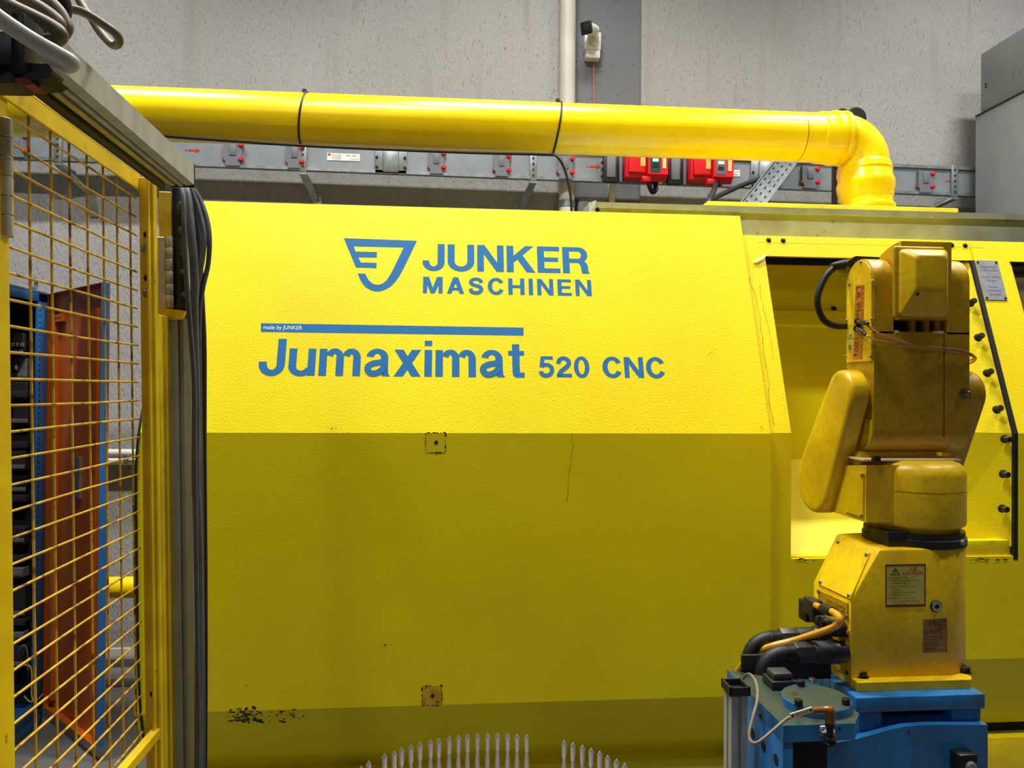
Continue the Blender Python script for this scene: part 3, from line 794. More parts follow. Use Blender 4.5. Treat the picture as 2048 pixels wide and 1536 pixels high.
def crack(pts, wd, plane):
    for (x0, y0), (x1, y1) in zip(pts, pts[1:]):
        n = 5; prev = None
        for i in range(n + 1):
            x = x0 + (x1 - x0) * i / n + rng.uniform(-1.5, 1.5); y = y0 + (y1 - y0) * i / n
            q_ = plane(x, y)
            if prev is not None:
                w2 = V3((wd * rng.uniform(.5, 1.2), 0, 0)); rc.flat([prev - w2, prev + w2, q_ + w2, q_ - w2])
            prev = q_
# rust streaks down the left pillar
pl = lambda x, y: RP(x, y, .0008)
crack([(1493, 545), (1510, 590), (1521, 640), (1526, 700), (1537, 760), (1538, 800), (1546, 835), (1547, 850)], .0008, pl)
crack([(1518, 570), (1527, 620), (1538, 660), (1546, 720)], .0006, pl)
crack([(1135, 1004), (1137, 950), (1146, 895), (1143, 868)], .0006, lambda x, y: P(x, y, FY - .001))
rc.done('rust_streaks', 'rustline', mc, recalc=False, kind='stuff')
bl = MB_()
for i in range(14):     # grime along the lower edge of the opening
    x = rng.choice((1590, 1600, 1612, 1630, 1945, 1960, 1980, 2000, 2015)) + rng.uniform(-8, 8)
    ragged(bl, P(x, 1119 + rng.uniform(-2, 3), RY - .001), V3((rng.uniform(.005, .016), 0, 0)), V3((0, 0, rng.uniform(.001, .0035))), 8, rng, V3((0, -.0014, 0)))
bl.done('edge_grime', 'chip', mc, recalc=False, kind='stuff')
# torn tape at the corner of the opening
tp = [RP(1506, 524, .002), RP(1524, 513, .004), RP(1533, 510, .003), RP(1528, 517, .006), RP(1511, 527, .005)]
MB_().prism(tp, hn * .0012).done('torn_tape', 'putty', mc)

# left end of the machine, seen through the gate: curved cable and stripe at the end panel
MB_().tube([P(294, 775, 2.33), P(283, 830, 2.26), P(274, 900, 2.24), P(272, 980, 2.24), P(273, 1100, 2.24), P(276, 1300, 2.24), P(281, 1420, 2.25), P(290, 1500, 2.3)], .004, 6).done('edge_seal', 'rubber', mc)

# ================================================================== ROBOT ARM
JY = 1.63
JX = xat(1826, JY, 1085); JR = (xat(1915, JY, 1085) - xat(1738, JY, 1085)) / 2
BF = JY - JR + .003                     # front plane of the base
ZF0, ZF1 = zat(1850, 1379, 1.50), zat(1850, 1362, 1.50)     # flange bottom / top
ZB = zat(1830, 1098, BF)                # top of the base column
rb = thing('industrial_robot', 'yellow six-axis robot arm standing on the blue pedestal', 'robot', (JX, JY, ZF0))
xl0 = xat(1701, BF, 1290)
# base column: D-shaped plan, slanted shoulder on the left
n = 20
plan = [(xl0, BF), (JX, BF)] + [(JX + (JR - .003) * math.sin(PI * i / n), JY - (JR - .003) * math.cos(PI * i / n)) for i in range(1, n)] + [(JX, JY + JR - .003), (xl0, BF + .165)]
mb = MB_(); mb.prism([(x, y, ZF1 - .004) for x, y in plan], (0, 0, ZB - ZF1 + .004))
s0 = P(1702, 1202, BF); s1 = P(1760, 1098, BF)
sn = (s1 - s0).cross(V3((0, 1, 0))); sn = -sn if sn.x > 0 else sn; sn.normalize()
rr = bmesh.ops.bisect_plane(mb.bm, geom=mb.bm.verts[:] + mb.bm.edges[:] + mb.bm.faces[:], plane_co=s0, plane_no=sn, clear_outer=True)
bmesh.ops.holes_fill(mb.bm, edges=[e for e in mb.bm.edges if len(e.link_faces) == 1])
mb._bev(mb.bm.verts[:], .006, 2, 38)
base = mb.done('base_column', 'robot', rb)
# flange with ears and bolts
fx0, fx1 = xat(1716, 1.50, 1375), xat(1953, 1.50, 1375)
MB_().prism([(fx0, 1.50, ZF0), (fx1 - .012, 1.50, ZF0), (fx1, 1.515, ZF0), (fx1, 1.76, ZF0), (fx0, 1.76, ZF0)], (0, 0, ZF1 - ZF0), .004, 2).done('base_flange', 'robot', rb)
for px, py, yy in ((1722, 1357, 1.535), (1928, 1352, 1.545)):
    c = V3((xat(px, yy, py), yy, ZF1))
    MB_().lathe(c, c + V3((0, 0, .0014)), [(0, .0165), (1, .016)], 20).lathe(c, c + V3((0, 0, .012)), [(0, .0125), (.85, .0125), (1, .011)], 16).lathe(c + V3((0, 0, .012)), c + V3((0, 0, .0123)), [(0, .006), (1, .006)], 6).done('mounting_bolt', 'darksteel', rb)
# sloped inspection cover
def SP(px, py, lift=0): return PP(px, py, s0, sn) + sn * lift
q = [SP(1678, 1077), SP(1744, 1106), SP(1703, 1201), SP(1637, 1170)]
cc = sum(q, V3((0, 0, 0))) / 4
q = [cc + (p - cc) * .97 for p in q]
cov = MB_().prism([p + sn * .0005 for p in q], sn * .003, .001, 1).done('inspection_cover', 'robot', rb)
for p in q:
    c = p + (cc - p) * .11 + sn * .0035
    MB_().lathe(c, c + sn * .004, [(0, .0052), (.5, .005), (1, .002)], 12).done('screw', 'bolt', cov)
# side connector plate (left face)
xs_ = xl0 - .0005
def LP(px, py): return PX(px, py, xs_)
q = [LP(1639, 1180), LP(1697, 1206), LP(1697, 1238), LP(1639, 1212)]
pln = MB_().prism(q, (-.003, 0, 0), .001, 1).done('connector_plate', 'robot_worn', rb)
for p in ((1640, 1183), (1640, 1212), (1696, 1233)):
    c = LP(*p) - V3((.003, 0, 0)); MB_().lathe(c, c - V3((.004, 0, 0)), [(0, .005), (.5, .0048), (1, .002)], 12).done('screw', 'bolt', pln)
k = MB_(); O = LP(1657, 1208); U = LP(1693, 1226) - O; W = V3((0, 0, .005))
k.text('RDI  RDO  AIR', O - V3((.0034, 0, .002)), U, W, thick=.0003, N=V3((-1, 0, 0))).text('PORT A  PORT B', O - V3((.0034, 0, -.006)), U, W, thick=.0003, N=V3((-1, 0, 0))).done('lettering', 'black_print', pln, recalc=False)
bc = MB_().prism([LP(1640, 1240), LP(1699, 1262), LP(1699, 1352), LP(1640, 1310)], (-.004, 0, 0), .0015, 1).done('back_cover', 'robot_worn', rb)
for p in ((1698, 1345), (1698, 1270)):
    c = LP(*p) - V3((.004, 0, 0)); MB_().lathe(c, c - V3((.004, 0, 0)), [(0, .005), (.5, .0048), (1, .002)], 12).done('screw', 'darksteel', bc)
# labels on the front
def FP(px, py, l=0): return P(px, py, BF - l)
fn = V3((0, -1, 0))
def flabel(quad, m_, name, th=.0008): return MB_().prism([FP(*p, .0001) for p in quad], (0, -th, 0)).done(name, m_, rb)
cl_ = flabel([(1771, 1129), (1851, 1129), (1849, 1213), (1771, 1212)], 'caution', 'caution_label')
k = MB_()
for a_, b_ in (((1771, 1129), (1851, 1131)), ((1771, 1210), (1850, 1213)), ((1771, 1129), (1773, 1212)), ((1849, 1129), (1851, 1213))):
    p_, q_ = FP(*a_, .0012), FP(*b_, .0012); k.flat([p_, V3((q_.x, q_.y, p_.z)), q_, V3((p_.x, q_.y, q_.z))])
k.done('label_border', 'brown_print', cl_, recalc=False)
def ft(k, s_, x0, x1, y1, y0, off=0, l=.0013):
    O = FP(x0, y1, l); k.text(s_, O, (FP(x1, y1, l).x - O.x, 0, 0), (0, 0, FP(x0, y0, l).z - O.z), off, .0001, fn); return k
ft(ft(MB_(), 'CAUTION', 1805, 1846, 1150, 1142.5, .012), '注意', 1816, 1834, 1141, 1133.5, .01).done('heading', 'red_print', cl_, recalc=False)
k = MB_()
for s_, x1, y1 in (('1) 必ず排脂口を開けて給脂して下さい。', 1832, 1158.5), ('Open the grease outlet', 1841, 1163.5), ('at greasing.', 1812, 1168.5), ('2) 手動ポンプを使用して給脂を行って', 1834, 1176), ('下さい。', 1800, 1181.5),
                   ('Use a hand pump at', 1833, 1187), ('greasing.', 1805, 1192), ('3) 必ず指定グリスを使用して下さい。', 1832, 1199.5), ('Use designated grease', 1839, 1205), ('at greasing.', 1812, 1210)):
    ft(k, s_, 1777 if s_[1] == ')' else 1785, x1, y1, y1 - 3.6)
k.done('lettering', 'black_print', cl_, recalc=False)
k = MB_(); ctr = (1790.5, 1143.5)
tri = [(1790.5, 1135), (1800, 1150), (1781, 1150)]; tri2 = [(1790.5, 1138), (1797.6, 1148.8), (1783.4, 1148.8)]
for i in range(3):
    j = (i + 1) % 3; k.flat([FP(*tri[i], .0012), FP(*tri[j], .0012), FP(*tri2[j], .0012), FP(*tri2[i], .0012)])
ft(k, '!', 1789.5, 1791.7, 1147.5, 1140.5)
k.done('warning_triangle', 'black_print', cl_, recalc=False)
tp_ = flabel([(1846, 1239), (1894, 1236), (1894, 1304), (1845, 1306)], 'plate', 'type_plate')
k = MB_(); ft(k, 'M1', 1859, 1877, 1251, 1243, 0); ft(k, '7.0.5/3000', 1859, 1883, 1263.5, 1259)
for i, s_ in enumerate(('MODEL', 'VOLT 3~ 109V  SPEED 3000 min', 'AMP(~) 2.9  FREQ 200 Hz', 'INS. CL F   NO. 9801', 'POWER 0.4 kW', 'IEC 34-1  IP65', 'DATE 1998')):
    ft(k, s_, 1849, (1857, 1890, 1888, 1885, 1876, 1880, 1872)[i], 1263.5 + i * 6, 1260 + i * 6)
k.done('lettering', 'black_print', tp_, recalc=False)
ft(MB_(), 'FANUC', 1853, 1873, 1257.5, 1253.5, .01).done('maker_lettering', 'red_print', tp_, recalc=False)
c = FP(1871, 1212)
MB_().lathe(c, c + fn * .004, [(0, .0128), (.6, .0128), (1, .0115)], 20).done('plug_ring', 'rubber', rb)
MB_().lathe(c + fn * .004, c + fn * .0052, [(0, .0105), (.5, .0105), (1, .009)], 20).done('grease_plug', 'steel', rb)
MB_().lathe(c + fn * .0052, c + fn * .0055, [(0, .0055), (1, .0055)], 6).done('plug_socket', 'darksteel', rb)

# black turning ring
ZR0 = ZB; ZR1 = zat(1826, 1073, JY - JR)
MB_().lathe((JX, JY, ZR0 - .002), (JX, JY, ZR1), [(0, JR), (.55, JR), (.6, JR * .97), (1, JR * .97)], 48).box((JX - JR * 1.02, JY - JR * .75, ZR0), (JX - JR * .55, JY - .01, ZR1 + .004), .003).done('turning_ring', 'black', rb)
c = P(1875, 1089, JY - JR * .86); 
c = V3((JX + JR * .47, JY - JR * .885, (ZR0 + ZR1) / 2 - .002)); MB_().hexhead(c, (.47, -.885, 0), .006, .004, .0065).done('ring_screw', 'steel', rb)
# J1 housing: round body with a box towards the left
HR = JR * .99
ZH0, ZH1 = ZR1 - .001, zat(1826, 927, JY - HR)
MB_().lathe((JX, JY, ZH0), (JX, JY, ZH1), [(0, HR * .86), (.06, HR * .9), (.10, HR * .985), (.14, HR), (.80, HR), (.86, HR * .985), (.92, HR * .94), (.97, HR * .86), (1, HR * .74)], 56).done('turret', 'robot', rb)
xt0 = xat(1731, JY - .06, 990)
MB_().prism([(xt0, JY - .062, ZH0 + .024), (xt0, JY + .16, ZH0 + .024), (xt0, JY + .16, ZH1 - .03), (xt0, JY - .062, ZH1 - .008)], (JX - xt0 - .02, 0, 0), .014, 3).done('turret_side', 'robot', rb)
xp = xt0 - .0004
q = [PX(1702, 945, xp), PX(1729, 947, xp), PX(1728, 1035, xp), PX(1692, 1023, xp)]
sc_ = MB_().prism(q, (-.003, 0, 0), .001, 1).done('side_cover', 'robot', rb)
for p in ((1724, 950), (1723, 1031)):
    c = PX(*p, xp - .003); MB_().lathe(c, c - V3((.0035, 0, 0)), [(0, .0048), (.5, .0045), (1, .002)], 12).done('screw', 'bolt', sc_)
MB_().lathe((JX, JY, zat(1826, 987, JY - HR) - .0005), (JX, JY, zat(1826, 987, JY - HR) + .0008), [(0, HR + .0006), (1, HR + .0006)], 56).done('casting_line', 'robot_worn', rb)
MB_().prism([(xt0, JY - .05, ZH1), (JX + HR * .75, JY - .05, ZH1), (JX + HR * .75, JY + .1, ZH1 + .004), (xt0, JY + .1, ZH1 + .004)], (0, 0, .004), .001).done('top_gasket', 'putty', rb)
MB_().box((xt0 + .01, JY - .02, ZH1 - .02), (JX + .05, JY + .15, ZH1 + .02), .01, 2).done('shoulder_block', 'robot_worn', rb)
c = P(1752, 917, JY - .06); MB_().box(c + V3((-.008, -.006, -.006)), c + V3((.008, .006, .006)), .001).done('cable_clip', 'rubber', rb)

# upper body (forearm casting) between the two lower-arm plates
AF = 1.587; AD = .112
ax0, ax1 = xat(1748, AF, 700), xat(1939, AF, 700)
AZ0 = zat(1840, 905, AF + .05); AZB = zat(1840, 664, AF); AZT = zat(1770, 519, AF + .05)
ac = AF + AD / 2; ar = AD / 2
side_pts = [(y, z) for y, z in arc(ac, AZ0 + ar, ar, 180, 360, 14)]
blk = [(AF + AD, AZB), (AF, AZB)] + side_pts
MB_().prism([(ax0, y, z) for y, z in blk], (ax1 - ax0, 0, 0), .004, 2, 40).done('forearm_body', 'robot_worn', rb)
fk0 = xat(1787, AF, 600); fk1 = xat(1893, AF, 600)
for x0_, x1_ in ((ax0, fk0), (fk1, ax1)):
    pr = [(AF, AZB - .004)] + [(ac + ar * math.cos(a_), AZT - ar + ar * math.sin(a_)) for a_ in [PI - PI * i / 16 for i in range(17)]] + [(AF + AD, AZB - .004)]
    MB_().prism([(x0_, y, z) for y, z in pr], (x1_ - x0_, 0, 0), .003, 2, 40).done('fork_arm', 'robot_worn', rb)
# seam of the right fork down the front
xsq = xat(1888, AF, 780)
MB_().box((xsq - .0008, AF - .0006, AZ0 + .04), (xsq + .0008, AF + .002, AZB)).done('front_seam', 'brown_print', rb)
# left side cover plate with maker strip
xv = ax0
def VP_(px, py, l=0): return PX(px, py, xv - l)
zc0, zc1 = VP_(1717, 727).z, AZT - .004
pr = [(AF + .004, zc0 + .004), (AF + AD - .004, zc0 + .004)] + [(ac + (ar - .004) * math.cos(a_), AZT - ar + (ar - .004) * math.sin(a_)) for a_ in [PI * i / 16 for i in range(17)]]
scv = MB_().prism([(xv, y, z) for y, z in pr], (-.004, 0, 0), .001, 1).done('side_plate', 'robot', rb)
for px, py in ((1722, 524), (1745, 562), (1699, 570), (1744, 638), (1694, 641), (1741, 713), (1692, 713)):
    c = VP_(px, py, .004); MB_().lathe(c, c - V3((.003, 0, 0)), [(0, .0036), (.5, .0034), (1, .0015)], 10).done('screw', 'bolt', scv)
SL = .0043
st = MB_().flat([VP_(1711, 570, SL), VP_(1729, 570, SL), VP_(1725, 719, SL), VP_(1706, 718, SL)]).done('maker_strip', 'orange_print', scv, recalc=False)
# vertical lettering: reads downwards, letters turned a quarter
def vtext(body, x, y0, y1, w_, m_, off=.0, nm='lettering'):
    O = VP_(x, y0, SL + .0003); E_ = VP_(x - (y1 - y0) * .02, y1, SL + .0003)
    U = V3((0, 0, E_.z - O.z)); hgt = VP_(x + w_, y0, 0).y - VP_(x, y0, 0).y
    return MB_().text(body, O, U, V3((0, hgt, 0)), off, .0002, V3((-1, 0, 0))).done(nm, m_, st, recalc=False)
vtext('LR Mate', 1712.5, 574, 655, 7.5, 'black_print', .0)
vtext('100', 1708.8, 677, 704, 7, 'black_print', .0)
vtext('i', 1708, 707, 713, 6, 'black_print', .0)
vtext('FANUC', 1721, 573, 636, 5.5, 'red_print', .004)
wl = MB_().flat([VP_(1696, 663, SL), VP_(1706, 663, SL), VP_(1704, 705, SL), VP_(1694, 705, SL)]).done('warning_sticker', 'caution', scv, recalc=False)
t3 = [VP_(1701, 667, SL + .0003), VP_(1705, 678, SL + .0003), VP_(1697, 678, SL + .0003)]; t4 = [VP_(1701, 670, SL + .0003), VP_(1703.6, 677, SL + .0003), VP_(1698.6, 677, SL + .0003)]
k = MB_()
for i in range(3):
    j = (i + 1) % 3; k.flat([t3[i], t3[j], t4[j], t4[i]])
for i in range(3): k.flat([VP_(1697.5 + i * 2, 690, SL + .0003), VP_(1698.3 + i * 2, 690, SL + .0003), VP_(1698 + i * 2, 700, SL + .0003), VP_(1697.2 + i * 2, 700, SL + .0003)])
k.done('warning_triangle', 'black_print', wl, recalc=False)
# small plate near the lower end of the left face
q = [VP_(1733, 838), VP_(1746, 840), VP_(1746, 868), VP_(1740, 890), VP_(1731, 900), VP_(1722, 902)]
sp_ = MB_().prism(q, (-.003, 0, 0), .001, 1).done('lower_side_plate', 'robot', rb)
for p in ((1738, 844), (1735, 867), (1732, 891)):
    c = VP_(*p, .003); MB_().lathe(c, c - V3((.003, 0, 0)), [(0, .0036), (1, .002)], 10).done('screw', 'bolt', sp_)
c = P(1928, 787, AF); MB_().lathe(c, c + fn * .003, [(0, .012), (1, .012)], 16).lathe(c + fn * .003, c + fn * .018, [(0, .006), (.8, .006), (1, .004)], 10).done('pivot_bolt', 'bolt', rb)
# wrist: body, flange plate, pyramid cover
wx0, wx1 = fk0 + .004, fk1 - .004
wz1 = zat(1830, 496, AF + .05)
wr = .05
prw = [(AF - .022, zat(1830, 640, AF)), (AF + .09, zat(1830, 640, AF)), (AF + .09, AZT - .03)] + [(AF - .022 + .112 * t_, wz1 - .035 * (t_ ** 2) * 1.0) for t_ in (.7, .45, .25, .1, 0)]
MB_().prism([(wx0, y, z) for y, z in prw], (wx1 - wx0, 0, 0), .006, 2, 35).done('wrist_body', 'robot_worn', rb)
WF = AF - .03
fxa, fxb = xat(1789, WF, 560), xat(1892, WF, 560); fza, fzb = zat(1840, 637, WF), zat(1840, 492, WF)
MB_().box((fxa, WF, fza), (fxb, WF + .012, fzb), .012, 4).done('wrist_flange', 'robot_worn', rb)
# cover: frustum with rounded edges
CY0, CY1 = WF, WF - .036
fa = xat(1797, CY0, 560); fb = fxb - .001; za0, zb0 = zat(1840, 633, CY0), zat(1840, 500, CY0)
ga = xat(1831, CY1, 560); gb = xat(1896, CY1, 560); zc_, zd_ = zat(1840, 588, CY1), zat(1840, 508, CY1)
def rrect(x0, x1, z0, z1, r, y, n=6):
    o = []
    for cx_, cz_, a0 in ((x1 - r, z1 - r, 0), (x0 + r, z1 - r, 90), (x0 + r, z0 + r, 180), (x1 - r, z0 + r, 270)):
        for i in range(n + 1):
            a_ = math.radians(a0 + 90 * i / n); o.append(V3((cx_ + r * math.cos(a_), y, cz_ + r * math.sin(a_))))
    return o


rings = []
for dy, f_ in ((0, 0), (.006, 0), (.009, .04), (.012, .14), (.026, .72), (.0305, .90), (.0335, 1.02), (.0355, 1.18), (.036, 1.4)):
    rings.append(rrect(fa + (ga - fa) * f_, fb + (gb - fb) * f_, za0 + (zc_ - za0) * f_, zb0 + (zd_ - zb0) * f_, .010 + .002 * f_, CY0 - dy))
wcv = MB_().ringsweep(rings).done('wrist_cover', 'robot', rb, smooth=70)
c = P(1834, 588, CY1 + .001); MB_().lathe(c, c + fn * .004, [(0, .004), (1, .003)], 10).done('screw', 'darksteel', wcv)
# dark opening under the wrist, brackets inside
MB_().box((fk0 + .001, AF + .03, AZB - .002), (fk1 - .001, AF + .1, fza + .02)).done('wrist_cavity', 'dark', rb)
for px in (1822, 1850, 1872):
    x = xat(px, AF + .02, 650); MB_().box((x - .006, AF + .012, AZB - .002), (x + .006, AF + .03, AZB + .032), .001).done('cavity_post', 'robot_worn', rb)
for x0_, x1_, m_ in ((1790, 1797, 'putty'), (1868, 1887, 'putty')):
    a_ = xat(x0_, AF, 662); MB_().box((a_, AF - .0008, AZB - .003), (xat(x1_, AF, 662), AF + .008, AZB + .003)).done('joint_tape', m_, rb)

# lower-arm plates: tapered capsules leaning forward at the top
def capsule(y0, z0, r0, y1, z1, r1, n=16, shrink=0.0):
    """outline round two circles (bottom 0, top 1), counter-clockwise in (y, z)"""
    d = math.hypot(y1 - y0, z1 - z0); th = math.atan2(z1 - z0, y1 - y0); al = math.acos((r0 - r1) / d)
    pts = []
    for i in range(n + 1):
        a_ = th + al + (2 * PI - 2 * al) * i / n; pts.append((y0 + (r0 - shrink) * math.cos(a_), z0 + (r0 - shrink) * math.sin(a_)))
    for i in range(n + 1):
        a_ = th - al + 2 * al * i / n; pts.append((y1 + (r1 - shrink) * math.cos(a_), z1 + (r1 - shrink) * math.sin(a_)))
    return pts


LY0, LZ0, LR0, LY1, LZ1, LR1 = 1.768, zat(1660, 968, 1.70), .078, 1.642, zat(1700, 787, 1.64), .054
def plate(xa, xb, sgn, name, m_, ed):
    rings = []
    for t_, sh in ((0, 0), (.70, 0), (.84, .0012), (.94, .0045), (.985, .009), (1.0, .014)):
        x = xa + (xb - xa) * t_
        rings.append([(x, y, z) for y, z in capsule(LY0, LZ0, LR0, LY1, LZ1, LR1, 20, sh)])
    return MB_().ringsweep([[V3(p) for p in r] for r in rings]).done(name, m_, rb, smooth=50)


xL1 = xat(1738, 1.59, 775); xL0 = xat(1700, 1.60, 780) - .004
plate(xL1 - .002, xL0, -1, 'lower_arm_cover', 'robot', 0)
plate(ax1 + .003, xat(1966, 1.60, 790) + .004, 1, 'lower_arm_cover', 'robot_worn', 0)
MB_().cyl((xL1 - .004, LY1, LZ1), (ax0 + .004, LY1, LZ1), .042, 24).cyl((ax1 - .004, LY1, LZ1), (ax1 + .006, LY1, LZ1), .042, 24).done('elbow_axle', 'robot_worn', rb)
MB_().cyl((xL1 - .004, LY0, LZ0), (ax1 + .004, LY0, LZ0), .06, 24).done('shoulder_axle', 'robot_worn', rb)
# connectors with thin copper wires
cn = []
for (px, py), (qx, qy) in (((1716, 643), (1731, 646)), ((1714, 657), (1727, 666))):
    a_ = PX(px, py, xv - .004); b_ = PX(qx, qy, xv - .022)
    MB_().lathe(PX(px, py, xv - .003), PX(px, py, xv - .02), [(0, .008), (.3, .008), (.31, .006), (1, .006)], 10).tube([PX(px, py, xv - .018), PX((px + qx) / 2, (py + qy) / 2 - 1, xv - .022), b_], .0055, 8, 3).lathe(b_, b_ + (b_ - PX(px, py, xv - .02)).normalized() * .012, [(0, .0048), (.7, .0044), (1, .003)], 10).done('elbow_plug', 'black', rb)
    cn.append(b_)
wire1 = [cn[0], P(1745, 659, AF - .012), P(1770, 672, AF - .02), P(1830, 690, AF - .022), P(1888, 697, AF - .008), P(1920, 700, AF - .006), P(1947, 711, AF + .0), P(1944, 719, AF + .06), P(1932, 722, AF + .1)]
wire2 = [cn[1], P(1738, 673, AF - .012), P(1760, 683, AF - .02), P(1830, 692, AF - .02), P(1888, 701, AF - .008), P(1920, 706, AF - .006), P(1950, 714, AF + .0), P(1946, 724, AF + .06), P(1934, 728, AF + .1)]
MB_().tube(wire1, .0026, 6).done('sensor_wire', 'copper', label='upper thin copper-coloured wire crossing the robot forearm', category='wire', group='sensor wires across the robot forearm')
MB_().tube(wire2, .0026, 6).done('sensor_wire', 'copper', label='lower thin copper-coloured wire crossing the robot forearm', category='wire', group='sensor wires across the robot forearm')
c = P(1890, 699, AF - .008); MB_().tube([c + V3((0, .006 * math.cos(i * PI / 6), .008 * math.sin(i * PI / 6))) for i in range(12)], .0012, 5, 0, close=True).done('wire_tie', 'cable_beige', label='tiny tie binding the two copper wires on the robot', category='cable tie')
# black hand connector and cable loop behind the forearm
t = thing('gripper_valve_block', 'black valve block on the far side of the robot head', 'connector', P(1700, 545, 1.72))
MB_().box(P(1684, 556, 1.75), P(1712, 524, 1.69), .004).done('block_body', 'black', t)
MB_().prism([P(1690, 527, 1.70), P(1712, 512, 1.70), P(1775, 515, 1.70), P(1790, 520, 1.70), P(1770, 545, 1.70), P(1710, 545, 1.70)], (0, .05, 0), .004).done('gripper_bracket', 'darksteel', t)
c = P(1688, 530, 1.69); MB_().lathe(c, c + V3((-.03, 0, -.004)), [(0, .013), (.5, .011), (1, .0085)], 12).done('cable_gland', 'rubber', t)
MB_().tube([P(1688, 531, 1.69), P(1672, 534, 1.69), P(1652, 552, 1.69), P(1636, 590, 1.69), P(1637, 618, 1.69), P(1650, 642, 1.69), P(1672, 652, 1.69), P(1698, 652, 1.70)], .0078, 10, 6).done('gripper_cable', 'rubber', label='thick black cable looping out behind the robot head', category='cable')

# ------------------------------------------------------------------ connectors and hoses at the robot base
CX = xl0 - .004
def CP(px, py, dx): return PX(px, py, CX - dx)
def conn(px, py, r, lab, shift, ex, ey, mount):
    c = PX(px, py, CX)
    t = thing('hose_connector', lab, 'connector', c, 'black hose connectors on the robot base')
    L1 = .135
    MB_().lathe(c + V3((.002, 0, 0)), c - V3((.034, 0, 0)), [(0, r * .95), (.5, r * .95), (.51, r * 1.08), (.85, r * 1.08), (1, r)], 24).done('coupling_nut', 'black', t)
    MB_().lathe(c - V3((.034, 0, 0)), c - V3((.072, 0, 0)), [(0, r * .98), (.9, r * 1.0), (1, r * .93)], 24).done('grip_sleeve', 'rubber', t)
    MB_().lathe(c - V3((.072, 0, 0)), c - V3((.112, 0, 0)), [(0, r * .99), (.9, r * .99), (1, r * .86)], 8).done('hex_body', 'black', t)
    MB_().lathe(c - V3((.112, 0, 0)), c - V3((.13, 0, 0)), [(0, r * .8), (1, r * .74)], 20).done('hose_collar', 'darksteel', t)
    e = c - V3((.128, 0, 0))
    pts = [e + V3((.01, 0, 0)), e + V3((-.012, 0, 0)), e + V3((-.036, 0, -.010)), e + V3((-.052, 0, -.034)), e + V3((-.055, 0, -.07)), e + V3((-.05, -.004, -mount))]
    MB_().tube(pts, r * .68, 16, 6).done('elbow_hose', 'rubber', t)
    return e + pts[-1] - e


c1 = PX(1688, 1302, CX)
h1 = conn(1688, 1303, .0235, 'front black hose connector with elbow at the robot base', 0, 0, 0, .105)
h2 = conn(1655, 1274, .0225, 'rear black hose connector half hidden behind the orange cable', 0, 0, 0, .14)
# third stub
c = PX(1684, 1256, CX)
MB_().lathe(c + V3((.002, 0, 0)), c - V3((.03, 0, 0)), [(0, .018), (.6, .018), (1, .014)], 18).done('blanking_cap', 'rubber', label='short black blanking cap above the robot hose connectors', category='cap')
# black plug block with the orange cable
t = thing('sensor_plug_block', 'black multi-pin plug sticking out of the robot base plate', 'plug', PX(1640, 1215, CX))
MB_().box(PX(1646, 1237, CX) + V3((.002, 0, 0)), PX(1640, 1200, CX) - V3((.024, -.035, 0)), .004, 2).done('plug_body', 'black', t)
MB_().box(PX(1630, 1242, CX) - V3((.002, 0, .004)), PX(1626, 1202, CX) - V3((.022, -.03, 0)), .004, 2).done('plug_latch', 'rubber', t)
for i in range(3):
    c = PX(1640 + i * 10, 1235 + i * 6, CX); MB_().lathe(c, c - V3((.022, 0, 0)), [(0, .012), (.7, .012), (1, .009)], 14).done('plug_pin', 'rubber', t)
o_pts = [PX(1632, 1211, CX - .02), PX(1645, 1216, CX - .034), PX(1664, 1223, CX - .045), PX(1677, 1233, CX - .05), PX(1678, 1246, CX - .05), PX(1664, 1256, CX - .05), PX(1630, 1268, CX - .07), PX(1585, 1282, CX - .10), PX(1545, 1292, CX - .14), PX(1510, 1306, CX - .165), PX(1486, 1328, CX - .18), PX(1472, 1352, CX - .185), PX(1467, 1374, CX - .185), PX(1466, 1400, CX - .185)]
MB_().tube(o_pts, .0072, 10, 6).done('orange_cable', 'cable_orange', label='orange cable arching from the robot base down into the aluminium upright', category='cable')
MB_().lathe(o_pts[1], o_pts[2], [(0, .009), (.3, .0115), (.8, .0115), (1, .009)], 14).done('cable_plug', 'rubber', label='black grip plug on the end of the orange cable', category='plug')
OE = o_pts[-2]

# ================================================================== BLUE PEDESTAL
PFY = 1.47
px0, px1 = xat(1712, PFY, 1400), xat(1971, PFY, 1385)
PZ1 = ZF0; PZ0 = zat(1850, 1422, PFY)
pd = thing('robot_pedestal', 'blue welded steel pedestal under the robot arm', 'pedestal', ((px0 + px1) / 2, 1.62, 0))
MB_().box((px0, PFY, PZ0), (px1, 1.80, PZ1 - .0005), .003, 2).done('top_plate', 'blue', pd)
xb0, xb1 = px0 + .003, px1 - .004
zs = zat(1840, 1449, PFY + .01)
MB_().box((xb0 + .0, PFY + .05, 0), (xb1, 1.78, PZ0)).done('column', 'blue', pd)
xsl = xat(1768, PFY, 1430); xsr = xat(1909, PFY, 1430)
MB_().box((xb0 + .0, PFY + .008, zs - .03), (xsl, PFY + .06, PZ0 + .001), .002).done('spacer_block', 'blue', pd)
MB_().box((xsr, PFY + .008, zs - .01), (xb1, PFY + .06, PZ0 + .001), .002).done('spacer_block', 'blue', pd)
MB_().box((xsl - .002, PFY + .046, zs), (xsr + .002, PFY + .0495, PZ0)).done('slot_back', 'dark', pd)
FPY = PFY - .012
fpo = [P(x, y, FPY) for x, y in ((1967, 1450), (1850, 1450), (1810, 1453), (1775, 1461), (1740, 1471), (1700, 1481), (1650, 1489))]
fpo = [V3((xb1, FPY, fpo[0].z))] + fpo[1:] + [V3((fpo[-1].x, FPY, 0)), V3((xb1, FPY, 0))]
MB_().prism(fpo, (0, .075, 0), .003, 2).done('front_plate', 'blue', pd)
